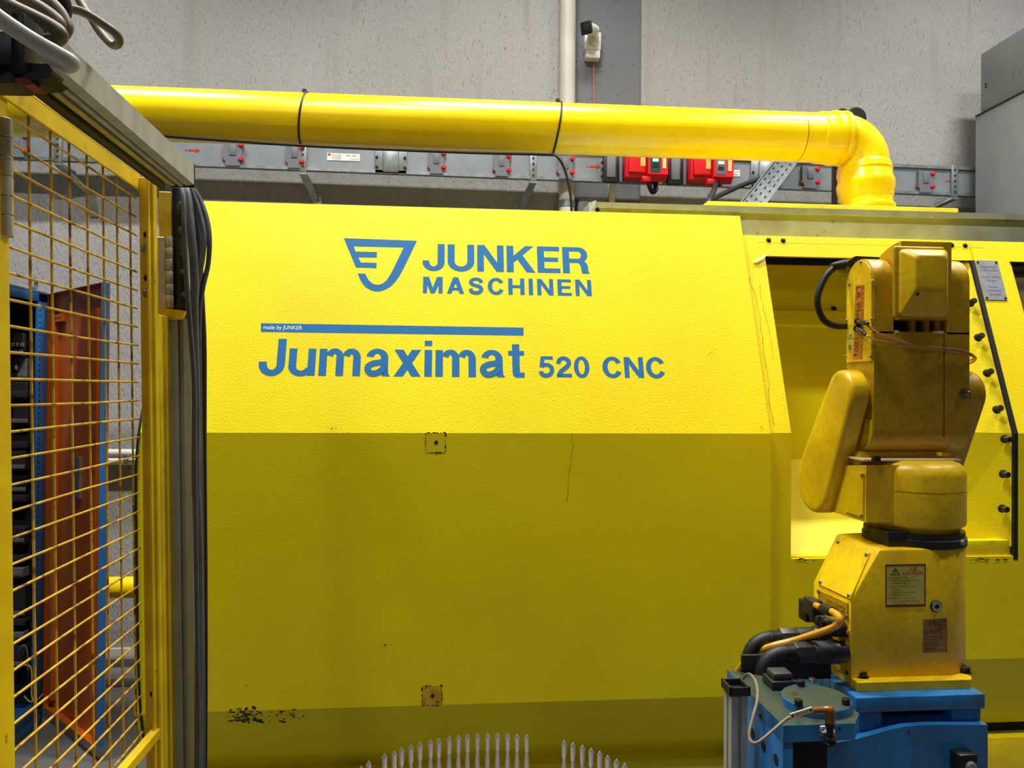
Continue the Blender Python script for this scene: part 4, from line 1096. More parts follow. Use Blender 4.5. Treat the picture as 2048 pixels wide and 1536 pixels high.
mb = MB_().box(P(1918, 1560, PFY - .04), V3((xat(1957, PFY - .04, 1510), FPY + .004, zat(1930, 1505, PFY - .03))), .004, 2)
bx_ = mb.done('junction_block', 'darksteel', pd)
c = P(1941, 1534, PFY - .041); MB_().lathe(c, c + fn * .006, [(0, .012), (.5, .012), (1, .009)], 18).done('gland', 'galv', bx_)
MB_().cyl(P(1816, 1462, FPY + .001), P(1816, 1462, FPY - .0005), .004, 10).done('drilled_hole', 'dark', pd)

# left stand with the dark green plate and round flange
TYF = 1.30
ZT = zat(1640, 1449, TYF)
st_ = thing('flange_stand', 'blue stand with oily green plate and round flange beside the robot pedestal', 'stand', (xat(1610, 1.4), 1.4, 0))
tpz = .030
fl = PZ(1565, 1450, ZT); fr_ = PZ(1706, 1444, ZT); ch_ = PZ(1718, 1427, ZT); br_ = PZ(1722, 1372, ZT); bl_ = PZ(1487, 1366, ZT)
outl = [V3((fl.x, TYF, ZT)), V3((fr_.x, TYF, ZT)), V3((ch_.x, ch_.y, ZT)), V3((min(br_.x, ch_.x), 1.46, ZT)), V3((fl.x, 1.57, ZT))]
MB_().prism(outl, (0, 0, -tpz), .002, 1).done('plate_body', 'blue', st_)
cc = sum(outl, V3((0, 0, 0))) / 5
MB_().prism([cc + (p - cc) * .992 + V3((0, 0, .0003)) for p in outl], (0, 0, -.0025)).done('plate_face', 'blue_oily', st_, label='oily green upper face')
dr_ = .0625; dc = PZ(1632, 1405, ZT + .0165); dc = V3((xat(1632, 1.379, 1405), TYF + .016 + dr_, ZT + .0165))
MB_().lathe(dc - V3((0, 0, .0165)), dc, [(0, dr_), (.93, dr_), (1, dr_ * .985)], 56).done('round_flange', 'blue', st_)
MB_().lathe(dc, dc + V3((0, 0, .0006)), [(0, dr_ * .982), (1, dr_ * .978)], 56).done('flange_face', 'blue_oily', st_, label='oily green upper face')
for px, py in ((1597, 1411), (1692, 1409), (1602, 1372)):
    c = PZ(px, py, ZT + .0168); MB_().lathe(c, c + V3((0, 0, .012)), [(0, .0075), (.85, .0075), (1, .006)], 14).lathe(c + V3((0, 0, .012)), c + V3((0, 0, .0122)), [(0, .004), (1, .004)], 6).done('socket_screw', 'darksteel', st_)
zbot = ZT - tpz
MB_().box((fl.x + .001, TYF + .002, 0), (xat(1588, TYF, 1480), TYF + .022, zbot + .001), .002).done('front_leg', 'blue', st_)
sdp = MB_().box((fl.x + .0005, TYF + .003, 0), (fl.x + .014, 1.56, zbot + .001), .001).done('side_plate', 'cabblue', st_)
MB_().box((fl.x + .015, 1.425, 0), (xat(1652, 1.43, 1500), 1.44, zbot)).done('gap_shade', 'dark', st_)  # dark sheet standing for the shade in the hollow behind the leg
for py, pz_ in ((1467, 1505), (1493, 1527), (1520, 1552)):
    c = PX(pz_, py, fl.x + .0004)
    MB_().lathe(c, c + V3((.002, 0, 0)), [(0, .011), (1, .011)], 16).done('slotted_hole', 'dark', sdp)
c = PX(1521, 1432, fl.x); MB_().cyl(c - V3((.001, 0, 0)), c + V3((.001, 0, 0)), .005, 10).done('hole', 'dark', sdp)
c = P(1679, 1457, TYF); MB_().cyl(c + V3((0, .001, 0)), c - V3((0, .0004, 0)), .0025, 10).done('drilled_hole', 'dark', st_)
# black angle bracket along the back of the stand
zk = PZ(1487, 1366, ZT)
MB_().box((xat(1482, 1.56, 1350), 1.555, ZT - .02), (xat(1660, 1.56, 1350), 1.563, ZT + .035), .001).done('back_bracket', 'rubber', st_)
for px, py in ((1491, 1360), (1526, 1355)):
    c = P(px, py, 1.555); MB_().cyl(c, c + V3((0, -.001, 0)), .007, 14).done('hole', 'machine', st_)
for px, py in ((1540, 1361), (1624, 1362)):
    c = PZ(px, py, ZT); MB_().lathe(c, c + V3((0, 0, .006)), [(0, .009), (.6, .008), (1, .006)], 14).done('cap_screw', 'bolt', st_)
# black junction base under the elbow hose
c = PZ(1557, 1372, ZT)
t = thing('hose_socket', 'black square hose socket on the green plate', 'socket', c)
MB_().box(c + V3((-.024, -.024, 0)), c + V3((.028, .026, .018)), .003, 2).done('socket_base', 'black', t)
MB_().box(c + V3((-.018, -.018, .018)), c + V3((.022, .02, .032)), .004, 2).done('socket_neck', 'darkgear', t)
# aluminium profile upright at the left of the stand
ux0, ux1 = xat(1463, 1.40, 1450), xat(1495, 1.40, 1450); uz = zat(1475, 1391, 1.40)
t = thing('profile_upright', 'grey aluminium profile upright with black end cap, left of the blue stand', 'post', ((ux0 + ux1) / 2, 1.42, 0))
def profile(x0, y0, x1, y1, g=.004, dp=.006):
    """square profile outline with a slot in the middle of every side"""
    xm, ym = (x0 + x1) / 2, (y0 + y1) / 2
    return [(x0, y0), (xm - g, y0), (xm - g, y0 + dp), (xm + g, y0 + dp), (xm + g, y0), (x1, y0), (x1, ym - g), (x1 - dp, ym - g), (x1 - dp, ym + g), (x1, ym + g), (x1, y1), (xm + g, y1), (xm + g, y1 - dp), (xm - g, y1 - dp), (xm - g, y1), (x0, y1), (x0, ym + g), (x0 + dp, ym + g), (x0 + dp, ym - g), (x0, ym - g)]
MB_().prism([(x, y, 0) for x, y in profile(ux0, 1.40, ux1, 1.44)], (0, 0, uz)).done('profile', 'alu', t)
w_ = .004
MB_().box((ux0 - w_, 1.396, uz), (ux1 + w_, 1.40, uz + .016)).box((ux0 - w_, 1.44, uz), (ux1 + w_, 1.444, uz + .016)).box((ux0 - w_, 1.396, uz), (ux0, 1.444, uz + .016)).box((ux1, 1.396, uz), (ux1 + w_, 1.444, uz + .016)).box((ux0, 1.40, uz), (ux1, 1.44, uz + .004)).done('end_cap', 'black', t)
# proximity sensor: bracket, amber elbow plug, tag, cable
SY = TYF - .012
t = thing('proximity_sensor', 'amber elbow plug on a clamped proximity sensor at the front of the green plate', 'sensor', P(1655, 1480, SY))
MB_().box(P(1636, 1470, TYF + .004), P(1670, 1452, TYF - .004), .004, 2).done('sensor_bracket', 'galv', t)
for px, py in ((1643, 1461), (1668, 1462)):
    c = P(px, py, TYF - .004); MB_().lathe(c, c + fn * .004, [(0, .0045), (1, .0035)], 10).done('screw', 'darksteel', t)
a_, b_ = P(1660, 1432, SY - .008), P(1660, 1492, SY - .008)
MB_().prism([P(1645, 1466, SY - .004), P(1672, 1464, SY - .004), P(1672, 1478, SY - .004), P(1664, 1486, SY - .004), P(1652, 1480, SY - .004)], (0, .014, 0), .002, 1).done('clamp', 'galv', t)
MB_().lathe(a_, b_, [(0, .006), (.2, .007), (.21, .0085), (.35, .0085), (.36, .006), (.7, .006), (.71, .011), (.8, .011), (.81, .008), (.88, .011), (.95, .01), (1, .006)], 16).done('sensor_barrel', 'darksteel', t)
MB_().tube([P(1625, 1421, SY - .004), P(1648, 1420, SY - .006), P(1659, 1421, SY - .008), P(1661, 1430, SY - .008), P(1660, 1446, SY - .008)], .0082, 12, 5, radii=lambda u: .005 + .0035 * min(1, u * 2.2)).done('elbow_plug', 'wornbrown', t)
cab = [P(1627, 1421, SY - .004), P(1600, 1427, SY - .006), P(1576, 1436, SY - .008), P(1556, 1452, SY - .016), P(1533, 1472, SY - .02), P(1512, 1486, SY - .02), P(1500, 1480, SY - .01), P(1499, 1462, SY), P(1507, 1430, SY + .02), P(1515, 1396, SY + .06), P(1513, 1368, SY + .1), P(1502, 1350, SY + .14), P(1492, 1350, SY + .17), P(1484, 1362, SY + .18)]
MB_().tube(cab, .0028, 8, 6).done('sensor_cable', 'cable_beige', label='thin dark cable drooping from the proximity sensor tag', category='cable')
a_, b_ = P(1580, 1432, SY - .0105), P(1624, 1418, SY - .0085); u_ = (b_ - a_); W = V3((-u_.z, 0, u_.x)).normalized() * .0045
tg = thing('cable_tag', 'cream cable tag on the proximity sensor cable', 'tag', a_)
MB_().prism([a_ - W, b_ - W, b_ + W, a_ + W], (0, -.0025, 0), .0006, 1).done('tag_body', 'putty', tg)
k = MB_(); k.text('0BR0.A2V', a_ + u_ * .2 - W * .45 + V3((0, -.0026, 0)), u_ * .6, W * .95, 0, .0002, fn).done('lettering', 'brown_print', tg, recalc=False)
for f_ in (.09, .91):
    c = a_ + u_ * f_ + V3((0, -.0024, 0)); MB_().lathe(c, c + fn * .001, [(0, .0027), (1, .002)], 8).done('tag_tie', 'rubber', tg)

# ================================================================== ROTARY TABLE WITH STEEL PINS (bottom edge)
PTZ = 1.045; tcx, tcy, trr = .0655, .879, .2160
t = thing('rotary_table', 'round steel table holding the steel pins, mostly below the frame', 'table', (tcx, tcy, 0))
ztab = .985
MB_().lathe((tcx, tcy, ztab - .03), (tcx, tcy, ztab), [(0, trr + .01), (.9, trr + .012), (1, trr + .009)], 72).done('table_disc', 'steel', t)
MB_().lathe((tcx, tcy, 0), (tcx, tcy, ztab - .03), [(0, .2), (.02, .2), (.021, .09), (1, .09)], 32).done('table_column', 'darksteel', t)
crop = [(313, 337), (352, 310), (433, 273), (483, 258), (520, 242), (568, 228), (614, 215), (669, 202), (711, 196), (764, 184), (812, 178), (858, 175), (909, 169), (961, 168), (1012, 167), (1064, 169), (1112, 172), (1161, 175),
        (1353, 205), (1397, 216), (1446, 229), (1491, 244), (1535, 259), (1576, 281), (1621, 300), (1663, 320)]
ordn = ['first', 'second', 'third', 'fourth', 'fifth', 'sixth', 'seventh', 'eighth', 'ninth', 'tenth', 'eleventh', 'twelfth', 'thirteenth', 'fourteenth', 'fifteenth', 'sixteenth', 'seventeenth', 'eighteenth']
pin0 = None
for i, (cx_, cy_) in enumerate(crop):
    p = PZ(600 + cx_ / 2.56, 1400 + cy_ / 2.56, PTZ)
    d2 = V3((p.x - tcx, p.y - tcy)); d2 = d2.normalized() * (trr - .004)
    p = V3((tcx + d2.x, tcy + d2.y, ztab))
    # keep the bearing seen in the photograph
    b_ = PZ(600 + cx_ / 2.56, 1400 + cy_ / 2.56, PTZ); p = V3((b_.x, b_.y, ztab))
    side_ = i < 18; j = i if side_ else i - 18
    lab = 'slim steel pin with pointed tip, %s from the left in the %s' % (ordn[j], 'long row of pins' if side_ else 'short right-hand row')
    if pin0 is None:
        pin0 = thing('steel_pin', lab, 'pin', p, 'steel pins on the rotary table')
        MB_().lathe(p, p + V3((0, 0, .0345)), [(0, .0036), (.6, .0036), (.8, .0027), (1, .0024)], 14).done('shank', 'steel', pin0)
        MB_().lathe(p + V3((0, 0, .0345)), p + V3((0, 0, PTZ - ztab - .0055)), [(0, .0026), (.12, .0037), (1, .0037)], 14).done('head', 'steel', pin0)
        MB_().lathe(p + V3((0, 0, PTZ - ztab - .0055)), p + V3((0, 0, PTZ - ztab)), [(0, .0037), (.15, .0037), (1, .0003)], 6).done('tip', 'steel', pin0)
        base_p = p
    else:
        copy_thing(pin0, p - base_p, lab)

# ================================================================== SAFETY GATE (mesh leaf), aluminium post and beam
VPX = 860
ga_ = math.atan((VPX - 1024) / F) + YAW
U = V3((math.sin(ga_), math.cos(ga_), 0))
LEAN = .022
side_ = V3((math.cos(ga_), -math.sin(ga_), 0))                # towards the machine side (+X)
W = (V3((0, 0, 1)) - side_ * LEAN).normalized()
N_ = W.cross(U)                                               # local y
G0 = CAM + _r * -.5
base = G0 - W * (1.55 / W.z)
GM = Matrix((U, N_, W)).transposed().to_4x4(); GM.translation = base
GI = GM.inverted()


def place(o):
    o.rotation_mode = 'QUATERNION'; o.rotation_quaternion = GM.to_quaternion(); return o


def G(px, py, off=0.0):         # pixel -> local gate coordinates (u, off, v); off < 0 is the machine side
    p0 = base + N_ * off
    return GI @ PP(px, py, p0, N_)


def GY(px, py, u):              # pixel -> local point on the cross plane u = const
    return GI @ PP(px, py, base + U * u, U)


gate = place(thing('mesh_gate', 'yellow welded-mesh safety gate leaf at the left', 'gate', base))
uS = GI @ P(300, 800, 1.33); uS = uS.x                        # stile position along the gate
uN = G(18, 780).x
vT = G(150, 283).z
ZBOT = .12
# stiles (angle section) and rails
sx = GY(283, 800, uS).y, GY(310, 800, uS).y
y0_, y1_ = max(sx), min(sx)
MB_().box((uS, y1_, ZBOT), (uS + .004, y0_, vT + .01), .0008, 1).box((uS - .02, y1_, ZBOT), (uS, y1_ + .004, vT + .01), .0008, 1).done('hinge_stile', 'gate', gate, local=True)
MB_().box((uS - .008, GY(315, 800, uS).y, ZBOT), (uS + .010, y1_ + .0005, vT + .012), .0008, 1).done('stile_edge', 'gate', gate, local=True)
uw = [uS - .0525 * k for k in range(0, 9)]
us0 = G(16, 780).x
MB_().box((us0 - .04, -.004, ZBOT), (us0 + .0, .026, vT + .012), .002, 1).done('near_stile', 'gate', gate, local=True)
MB_().box((us0 - .04, -.008, vT - .012), (uS + .004, -.004, vT + .016), .0008, 1).box((us0 - .04, -.008, vT + .012), (uS + .004, .020, vT + .016), .0008, 1).done('top_rail', 'gate', gate, local=True)
MB_().box((us0 - .04, -.008, ZBOT), (uS + .004, -.004, ZBOT + .03), .0008, 1).done('bottom_rail', 'gate', gate, local=True)
WR = .0017
for px in (63, 106, 143, 178, 210, 237, 263):
    u = G(px, 500).x
    MB_().tube([(u, .0017, ZBOT), (u, .0017, vT + .01)], WR, 6, 0).done('mesh_wire', 'wire', gate, local=True)
zr = G(65, 759).z
for k in range(-46, 12):
    z = zr + k * .0314
    if z < ZBOT + .02 or z > vT: continue
    dv = .0012 * math.sin(k * 2.1)
    MB_().tube([(us0 - .004, -.0017, z), (us0 + .2, -.0017 + .001 * math.sin(k), z + dv), (uS + .003, -.0017, z)], WR, 6, 2).done('mesh_wire', 'wire', gate, local=True)
# holes and bolts on the hinge stile
for px, py in ((293, 469), (294, 556), (306, 1388)):
    c = GY(px, py, uS - .0006)
    MB_().lathe(c, c + V3((.0005, 0, 0)), [(0, .0055), (1, .0055)], 14).done('drilled_hole', 'dark', gate, local=True)
for px, py in ((294, 497), (296, 586)):
    c = GY(px, py, uS)
    MB_().hexhead(c, (-1, 0, 0), .006, .006, .0092).done('bolt', 'bolt', gate, local=True)
# diagonal brace near the bottom
a_ = GY(312, 1466, uS - .01); b_ = G(232, 1560, -.03)
MB_().tube([a_, b_], .0105, 4, 0).done('brace', 'gate', gate, local=True)
# knuckle hinge on the near stile
uh = us0 - .01
cA, cB = GY(13, 236, uh + .0), GY(13, 474, uh + .0)
xs_h = .0; yh = GY(10, 350, uh).y
hb = None
zs_h = [GY(12, v_, uh).z for v_ in (474, 431, 393, 353, 313, 276, 237)]
for i in range(6):
    MB_().lathe((uh, yh, zs_h[i] + .0004), (uh, yh, zs_h[i + 1] - .0004), [(0, .0078), (.03, .0084), (.97, .0084), (1, .0078)], 20).done('hinge_knuckle', 'hinge', gate, local=True)

# aluminium post under the beam end
post = place(thing('gate_post', 'grey aluminium gate post with yellow angle and steel hinge', 'post', base))
yA = GY(316, 800, uS + .012).y
uP = G(342, 800, yA).x
def GYp(px, py): return GY(px, py, uP)
pl_, pr_ = GYp(344, 900).y, GYp(384, 900).y
zpt = GYp(360, 637).z
MB_().prism([(u, y, 0) for u, y in profile(uP, pr_, uP + .045, pl_, .005, .008)], (0, 0, zpt), 0).done('profile', 'alu', post, local=True)
ya1, ya0 = GYp(315, 800).y, GYp(342, 800).y
MB_().box((uS + .012, yA, 0), (uP + .03, yA + .012, zpt + .002), .001, 1).done('yellow_angle', 'gate', post, local=True)
zb_t = GYp(330, 382).z
MB_().box((uP + .004, GYp(341, 450).y, zpt), (uP + .03, GYp(316, 450).y, zb_t), .001, 1).done('yellow_tab', 'gate', post, local=True)
MB_().prism([(uP - .004, GYp(314, 640).y, zpt - .002), (uP - .004, GYp(366, 640).y, zpt - .002), (uP - .004, GYp(372, 622).y, GYp(372, 622).z), (uP - .004, GYp(314, 615).y, GYp(314, 615).z)], (.02, 0, 0), .001).done('support_tab', 'gate', post, local=True)
MB_().box((uP + .006, GYp(372, 500).y, zpt), (uP + .012, GYp(343, 500).y, GYp(350, 374).z), .001).done('black_plate', 'darksteel', post, local=True)
MB_().box((uP + .0125, GYp(364, 500).y, zpt), (uP + .045, GYp(347, 500).y, GYp(350, 374).z), .001).done('post_core', 'alu', post, local=True)
# strap hinge: two leaves and knuckles
uH = uP - .006
hz = [GYp(330, v_).z for v_ in (616, 591, 569, 544, 519, 497, 475)]
hl, hm, hr = GYp(316, 550).y, GYp(337, 550).y, GYp(346, 550).y
MB_().box((uH, hm - .001, hz[0]), (uH + .003, hl, hz[6]), .0008, 1).done('hinge_leaf', 'hinge', post, local=True)
for i in range(6):
    MB_().lathe((uH - .003, (hm + hr) / 2, hz[i] + .0004), (uH - .003, (hm + hr) / 2, hz[i + 1] - .0004), [(0, .0068), (.05, .0072), (.95, .0072), (1, .0068)], 18).done('hinge_knuckle', 'hinge', post, local=True)
    if i % 2 == 0:
        MB_().box((uH - .0006, hm + .0005, hz[i] + .001), (uH + .0004, hm + .006, hz[i + 1] - .001)).done('hinge_tongue', 'gate', post, local=True)
MB_().box((uP - .002, GYp(371, 550).y, hz[0]), (uP + .004, GYp(349, 550).y, hz[6]), .0008).done('hinge_back_leaf', 'darksteel', post, local=True)
for px, py in ((360, 411), (361, 460), (365, 510), (363, 545), (367, 590)):
    c = GYp(px, py) - V3((.004, 0, 0)); MB_().hexhead(c + V3((.01, 0, 0)), (-1, -.25, 0), .0055, .011, .0072).done('hex_bolt', 'bolt', post, local=True)

# aluminium beam running towards the camera above the gate
beam = place(thing('gate_beam', 'dull aluminium beam running above the mesh gate towards the camera', 'beam', base))
uE = uS - .004
bt, bb = GY(388, 329, uE).z, GY(387, 372, uE).z
yR, yL = GY(388, 350, uE).y, GY(341, 365, uE).y
sec = [(yR, bb + .002), (yR, bt), (yL, bt), (yL, bb), (yL - .008, bb), (yL - .008, bb + .010), (yL - .014, bb + .010), (yL - .014, bb - .001), (yL - .021, bb - .001), (yL - .021, bb + .008), (yR + .014, bb + .008), (yR + .014, bb)]
uB = .80
MB_().prism([(uB, y, z) for y, z in sec], (uE - uB, 0, 0), .0012, 1, 50).done('profile', 'alu', beam, local=True)
MB_().box((uB, yL - .010, bb - .005), (uE - .03, yL - .003, bb - .001), .001).done('reflection_strip', 'caution', beam, local=True)  # pale yellow strip drawn as a reflection along the beam's underside
MB_().box((uB - .05, yL + .002, bb - .012), (uE - .02, yL + .010, bb + .004), .001).done('rubber_strip', 'rubber', beam, local=True)
MB_().box((uE, yR - .001, bb - .002), (uE + .004, yL + .0, bt + .001), .001).done('end_cap', 'black', beam, local=True)

# cables hanging at the post
def C_(pts, dz=0): return [P(x, y, yy) for x, y, yy in pts]
CBL = [('thick grey cable in front at the gate post, leftmost of the bundle', .0042, 'cable_grey', [(362, 374, 1.36), (367, 400, 1.35), (369, 470, 1.34), (373, 560, 1.335), (379, 640, 1.34), (388, 760, 1.345), (389, 900, 1.345), (392, 1100, 1.345), (395, 1330, 1.345), (396, 1560, 1.345)]),
       ('thickest grey cable curving down beside the gate post', .0072, 'cable_grey', [(370, 374, 1.39), (376, 400, 1.38), (384, 480, 1.37), (389, 560, 1.37), (388, 620, 1.37), (392, 800, 1.372), (392, 960, 1.372), (396, 1040, 1.372), (398, 1180, 1.372), (397, 1560, 1.372)]),
       ('grey cable crossing over the thick cable beside the gate post', .0052, 'cable_grey', [(380, 374, 1.40), (397, 420, 1.40), (408, 470, 1.395), (404, 520, 1.39), (394, 570, 1.385), (391, 640, 1.385), (395, 800, 1.386), (398, 1000, 1.386), (400, 1560, 1.386)]),
       ('outermost dark cable bowing away from the gate post', .0045, 'cable_grey', [(384, 374, 1.41), (400, 400, 1.41), (414, 440, 1.405), (419, 480, 1.40), (416, 530, 1.40), (405, 580, 1.395), (398, 650, 1.395), (401, 900, 1.395), (404, 1200, 1.395), (405, 1560, 1.395)]),
       ('black cable running straight down at the far edge of the gate post', .0058, 'rubber', [(378, 374, 1.46), (390, 420, 1.46), (398, 500, 1.46), (403, 600, 1.46), (407, 700, 1.46), (407, 900, 1.46), (409, 1200, 1.46), (408, 1560, 1.46)])]
for lab, r_, m_, pts in CBL:
    pp = C_(pts); low_ = V3((pp[-1].x, pp[-1].y, .05)); MB_().tube(pp + [low_], r_, 10, 5).done('post_cable', m_, label=lab, category='cable', group='cables hanging at the gate post')

# black device, coiled cables and pale hose at the top left
t = thing('gate_switch_box', 'black switch box with red shim under the coiled cables, top left', 'switch', P(40, 110, 0.690))
MB_().box(P(-90, 148, 0.755), P(47, 62, 0.730), .003).done('box_body', 'black', t)
MB_().box(P(47, 148, 0.705), P(64, 60, 0.740), .002).done('box_side', 'darksteel', t)
MB_().prism([P(28, 156, 0.695), P(52, 156, 0.695), P(70, 170, 0.695), P(46, 170, 0.695)], (0, .02, .0), .001).done('red_shim', 'brick', t)
MB_().prism([P(-90, 145, 0.785), P(70, 145, 0.700), P(104, 150, 0.700), P(90, 158, 0.700), P(20, 166, 0.700), P(-90, 166, 0.785)], (0, .03, 0), .001).done('mount_plate', 'darksteel', t)
MB_().prism([P(60, 126, 0.715), P(98, 128, 0.715), P(106, 142, 0.715), P(98, 152, 0.715), P(60, 148, 0.715)], (0, .02, 0), .003).done('hinge_bracket', 'darksteel', t)
for px, py, yy in ((47, 152, 0.775), (77, 125, 0.795), (105, 71, 0.820), (88, 78, 0.815)):
    c = P(px, py, yy); MB_().hexhead(c, (0, -1, .2), .0045, .005, .0055).done('bolt', 'bolt', t)
coil = [('uppermost beige loop of the cable coil at the top left', .0070, .835, [(-60, -60), (30, -30), (85, -5), (115, 20), (131, 48), (132, 60), (124, 70), (110, 78), (70, 54), (20, 24), (-60, -10)]),
        ('middle beige loop of the cable coil at the top left', .0070, .815, [(-60, -34), (20, -8), (65, 8), (95, 26), (116, 44), (116, 54), (106, 62), (80, 52), (30, 30), (-60, 0)]),
        ('lowest beige loop of the cable coil at the top left', .0070, .795, [(-60, -16), (-8, -2), (34, 18), (80, 40), (112, 58), (122, 70), (118, 78), (104, 84), (80, 78), (40, 60), (-60, 20)])]
for lab, r_, yy, pts in coil:
    n_ = len(pts)
    MB_().tube([P(x, y, yy + .06 * max(0, (i - n_ * .5) / n_)) for i, (x, y) in enumerate(pts)], r_, 12, 5).done('coiled_cable', 'cable_beige', label=lab, category='cable', group='coiled cables above the gate')
MB_().tube([P(x, y, .85 + .004 * i) for i, (x, y) in enumerate([(110, -40), (119, -8), (125, 14), (122, 30), (110, 38)])], .0095, 12, 5).done('black_cable', 'rubber', label='black cable end rising out of the coil at the top edge', category='cable')
MB_().tube([P(x, y, .88 + .008 * i) for i, (x, y) in enumerate([(112, 14), (135, 17), (160, 22), (185, 35), (208, 50), (228, 64), (238, 78), (236, 88), (226, 90), (212, 78), (196, 58), (184, 38), (172, 22), (160, 2), (150, -20), (140, -60)])], .0050, 12, 6).done('loop_cable', 'cable_beige', label='beige cable end making a narrow loop in front of the wall', category='cable')
MB_().tube([P(x, y, yy) for x, y, yy in [(-90, -28, 0.625), (-30, 14, 0.630), (0, 38, 0.635), (60, 78, 0.650), (110, 106, 0.660), (138, 122, 0.667), (142, 128, 0.670), (134, 130, 0.675), (118, 122, 0.680), (90, 108, 0.685)]], .0070, 12, 6).done('pale_hose', 'cable_white', label='pale grey hose sloping across the black switch box', category='hose')

# ================================================================== BLUE CONTROL CABINET behind the gate
q0 = PZ(84, 1447, 0)
bx = q0.x; by1 = q0.y; by0 = by1 - .8; bz1 = 1.985
t = thing('control_cabinet', 'open blue control cabinet with orange inside, behind the mesh gate', 'cabinet', (bx - .25, by1 - .4, 0))
bd = .42; th = .02
MB_().box((bx - bd, by1 - .012, .0), (bx, by1, bz1), .002).done('side_panel', 'cabblue', t)
MB_().box((bx - bd, by0, .0), (bx, by0 + .012, bz1), .002).done('side_panel', 'cabblue', t)
MB_().box((bx - bd, by0, bz1 - .012), (bx + .004, by1, bz1), .002).done('roof_panel', 'cabblue', t)
MB_().box((bx - bd, by0, 0), (bx, by1, .08), .002).done('plinth', 'cabblue', t)
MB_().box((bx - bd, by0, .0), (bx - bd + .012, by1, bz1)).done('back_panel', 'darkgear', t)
# front frame with punched jamb
MB_().box((bx - .012, by1 - .075, .08), (bx + .003, by1, bz1), .002).box((bx - .012, by0, .08), (bx + .003, by0 + .05, bz1), .002).box((bx - .012, by0, bz1 - .05), (bx + .003, by1, bz1), .002).box((bx - .012, by0, .06), (bx + .003, by1, .12), .002).done('front_frame', 'cabblue', t)
hs = MB_()
for i in range(64):
    z = .16 + i * .0275; hs.box((bx + .0028, by1 - .068, z), (bx + .0036, by1 - .060, z + .010))
hs.done('frame_perforations', 'dark', t, kind='stuff')
# lifting eye
c = V3((bx - .03, by1 - .06, bz1))
MB_().tube([c + V3((.0, .026 * math.cos(i * PI / 8), .034 + .026 * math.sin(i * PI / 8))) for i in range(16)], .008, 10, 0, close=True).cyl(c, c + V3((0, 0, .012)), .013, 12).done('lifting_eye', 'galv', t)
# switchgear on the far inside wall
MB_().box((bx - bd + .012, by1 - .022, .1), (bx - .03, by1 - .013, bz1 - .02)).done('shade_lining', 'dark', t)  # dark sheet added over the blue wall to stand for interior shade
MB_().box((bx - bd + .012, by0 + .012, bz1 - .03), (bx - .02, by1 - .02, bz1 - .014)).done('roof_shade_lining', 'dark', t)  # same dark lining below the roof, in place of shade
yq = by1 - .023
for (xa_, ya_, xb_, yb_, dp, mm) in ((36, 668, 60, 700, .05, 'darkgear'), (40, 700, 62, 716, .07, 'black'), (34, 716, 62, 760, .035, 'gear'), (33, 722, 48, 745, .06, 'black'), (30, 764, 64, 800, .04, 'darkgear'), (32, 806, 64, 850, .03, 'darkgear'),
                                     (30, 900, 62, 940, .05, 'darkgear'), (30, 950, 62, 985, .04, 'black'), (30, 1050, 62, 1085, .05, 'darkgear'), (28, 1130, 60, 1150, .06, 'gear'), (28, 1165, 60, 1230, .04, 'darkgear'), (30, 1258, 60, 1275, .05, 'gear'), (28, 1285, 62, 1330, .04, 'darkgear')):
    a_ = P(xa_, yb_, yq); b_ = P(xb_, ya_, yq)
    o = MB_().box((max(a_.x, bx - bd + .02), yq - dp, a_.z), (min(b_.x, bx - .05), yq, b_.z), .004, 1).done('switchgear', mm, t)
    for i in range(3):
        x_ = a_.x + (min(b_.x, bx - .05) - a_.x) * (i + .5) / 3; MB_().box((x_ - .012, yq - dp - .006, a_.z + .012), (x_ + .012, yq - dp, a_.z + .03), .001).done('terminal', 'gear', o)
for py in (795, 895, 1000, 1120, 1245):
    z_ = P(45, py, yq).z; MB_().box((bx - bd + .02, yq - .05, z_), (bx - .045, yq, z_ + .03), .002).done('cable_duct', 'darkgear', t)
for pts, mm in (((( 50, 1330), (60, 1333), (64, 1350), (63, 1385), (66, 1402)), 'gate'), (((38, 1300), (46, 1290), (54, 1300), (56, 1340)), 'gear'), (((48, 1392), (60, 1403), (74, 1400), (86, 1388)), 'caution')):
    MB_().tube([P(x_, y_, yq - .07) for x_, y_ in pts], .003, 6).done('control_wire', mm, t)
# open door, orange inside with blue rim
d0 = PZ(97, 1424, .02); d1 = PZ(208, 1512, .02)
dv = (d1 - d0); dv.z = 0; dl = dv.length; dv.normalize(); dnn = V3((dv.y, -dv.x, 0))    # inner face side (towards camera)
if dnn.dot(CAM - d0) < 0: dnn = -dnn
H0, H1 = .06, 1.985
def DB(mb, a, b, z0, z1, n0, n1, bev=.001):
    p = [d0 + dv * a + dnn * n0, d0 + dv * b + dnn * n0, d0 + dv * b + dnn * n1, d0 + dv * a + dnn * n1]
    return mb.prism([(v.x, v.y, z0) for v in p], (0, 0, z1 - z0), bev, 1)
door = DB(MB_(), 0, dl, H0, H1, -.004, 0).done('cabinet_door', 'orange', t)
DB(MB_(), dl - .003, dl, H0, H1, 0, .03).done('door_rim', 'cabblue', door)
DB(MB_(), 0, dl - .003, H1 - .003, H1, 0, .03).done('door_rim', 'orange', door)
DB(MB_(), 0, dl - .003, H0, H0 + .003, 0, .03).done('door_rim', 'orange', door)
DB(MB_(), 0, .003, H0, H1, 0, .03).done('door_rim', 'orange', door)
DB(MB_(), dl - .10, dl - .065, H0 + .04, H1 - .1, 0, .02).done('stiffener', 'orange', door)
DB(MB_(), .05, .085, H0 + .04, H1 - .1, 0, .02).done('stiffener', 'orange', door)
DB(MB_(), .05, .17, H1 - .135, H1 - .1, 0, .02).done('top_bracket', 'orange', door)
k = MB_()
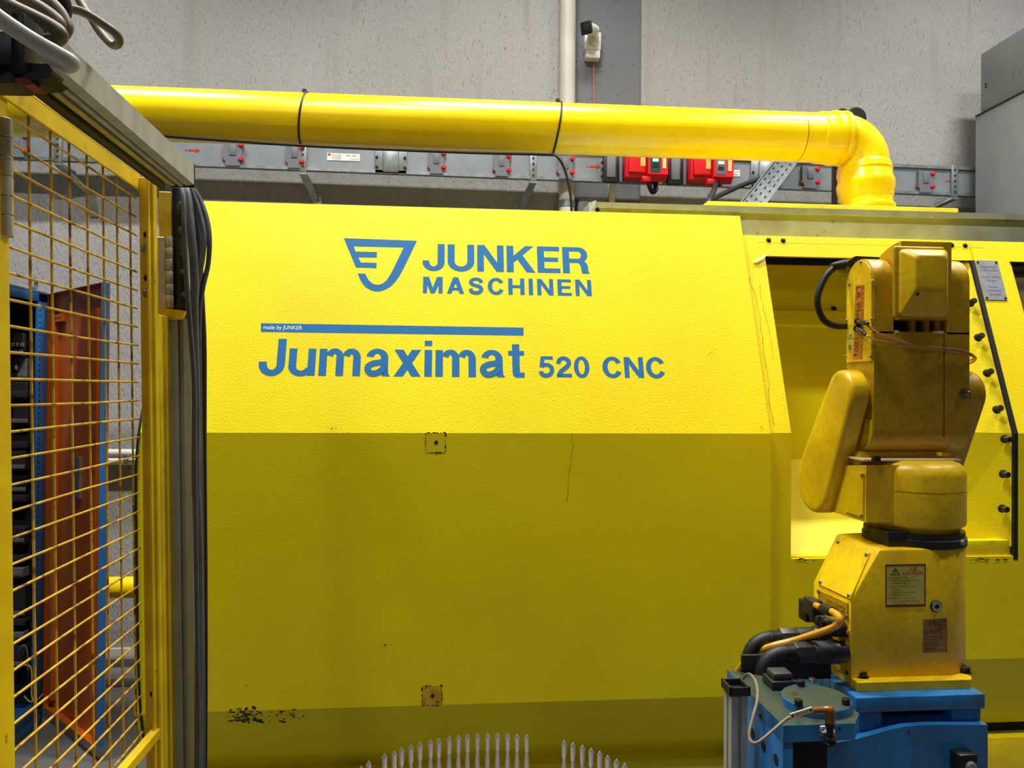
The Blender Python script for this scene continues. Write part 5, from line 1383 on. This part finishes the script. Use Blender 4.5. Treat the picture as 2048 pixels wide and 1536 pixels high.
for i in range(12): DB(k, dl - .086, dl - .079, .2 + i * .14, .212 + i * .14, .02, .021, 0)
for i in range(4): DB(k, .07 + i * .025, .078 + i * .025, H1 - .122, H1 - .112, .02, .021, 0)
k.done('punched_holes', 'dark', door, kind='stuff')
DB(MB_(), dl * .5, dl * .58, 1.06, 1.24, 0, .012, .003).done('latch_box', 'galv', door)
DB(MB_(), dl - .03, dl - .01, 1.80, 1.92, 0, .02, .002).done('rod_guide', 'galv', door)
for zz in (1.83, .2): MB_().cyl(d0 + V3((0, 0, zz - .03)) - dv * .012, d0 + V3((0, 0, zz + .03)) - dv * .012, .009, 12).done('hinge_pin', 'galv', door)
for zz in (1.86,): DB(MB_(), -.0, .04, zz - .05, zz + .05, .001, .006).done('hinge_strap', 'orange', door)

# pipes seen between the cabinet door and the machine
z_ = P(240, 1170, 4.2).z
MB_().cyl((-3.2, 4.15, z_), (-.6, 4.15, z_), .056, 28).box((-2.9, 4.14, 0), (-2.86, 4.16, z_)).box((-.9, 4.14, 0), (-.86, 4.16, z_)).done('yellow_pipe', 'duct', label='thick yellow pipe low on the wall behind the gate', category='pipe')
for (py, r_, lab) in ((906, .022, 'upper white pipe along the wall behind the gate'), (922, .022, 'lower white pipe along the wall behind the gate')):
    z_ = P(240, py, 4.36).z; k = MB_().cyl((-3.2, 4.36, z_), (-.6, 4.36, z_), r_, 18)
    k.box((-1.72, 4.35, z_ - .012), (-1.70, WY, z_ + .012)).done('wall_pipe', 'white', label=lab, category='pipe', group='white wall pipes')
x = xat(252, 4.33, 914); z_ = P(252, 914, 4.33).z
t = thing('pipe_clip', 'small wire clip joining the two white wall pipes', 'clip', (x, 4.33, z_))
MB_().lathe((x, 4.325, z_ + .012), (x, 4.325, z_ - .04), [(0, .011), (.5, .014), (1, .006)], 10).tube([(x, 4.33, z_), (x + .05, 4.325, z_ + .014), (x + .08, 4.33, z_)], .004, 6).done('clip_body', 'galv', t)
# low grey kerb on the floor below them
MB_().box((-3.2, 4.05, 0), (-.9, WY, .045), .004).done('trim_1', 'floor', kind='structure')
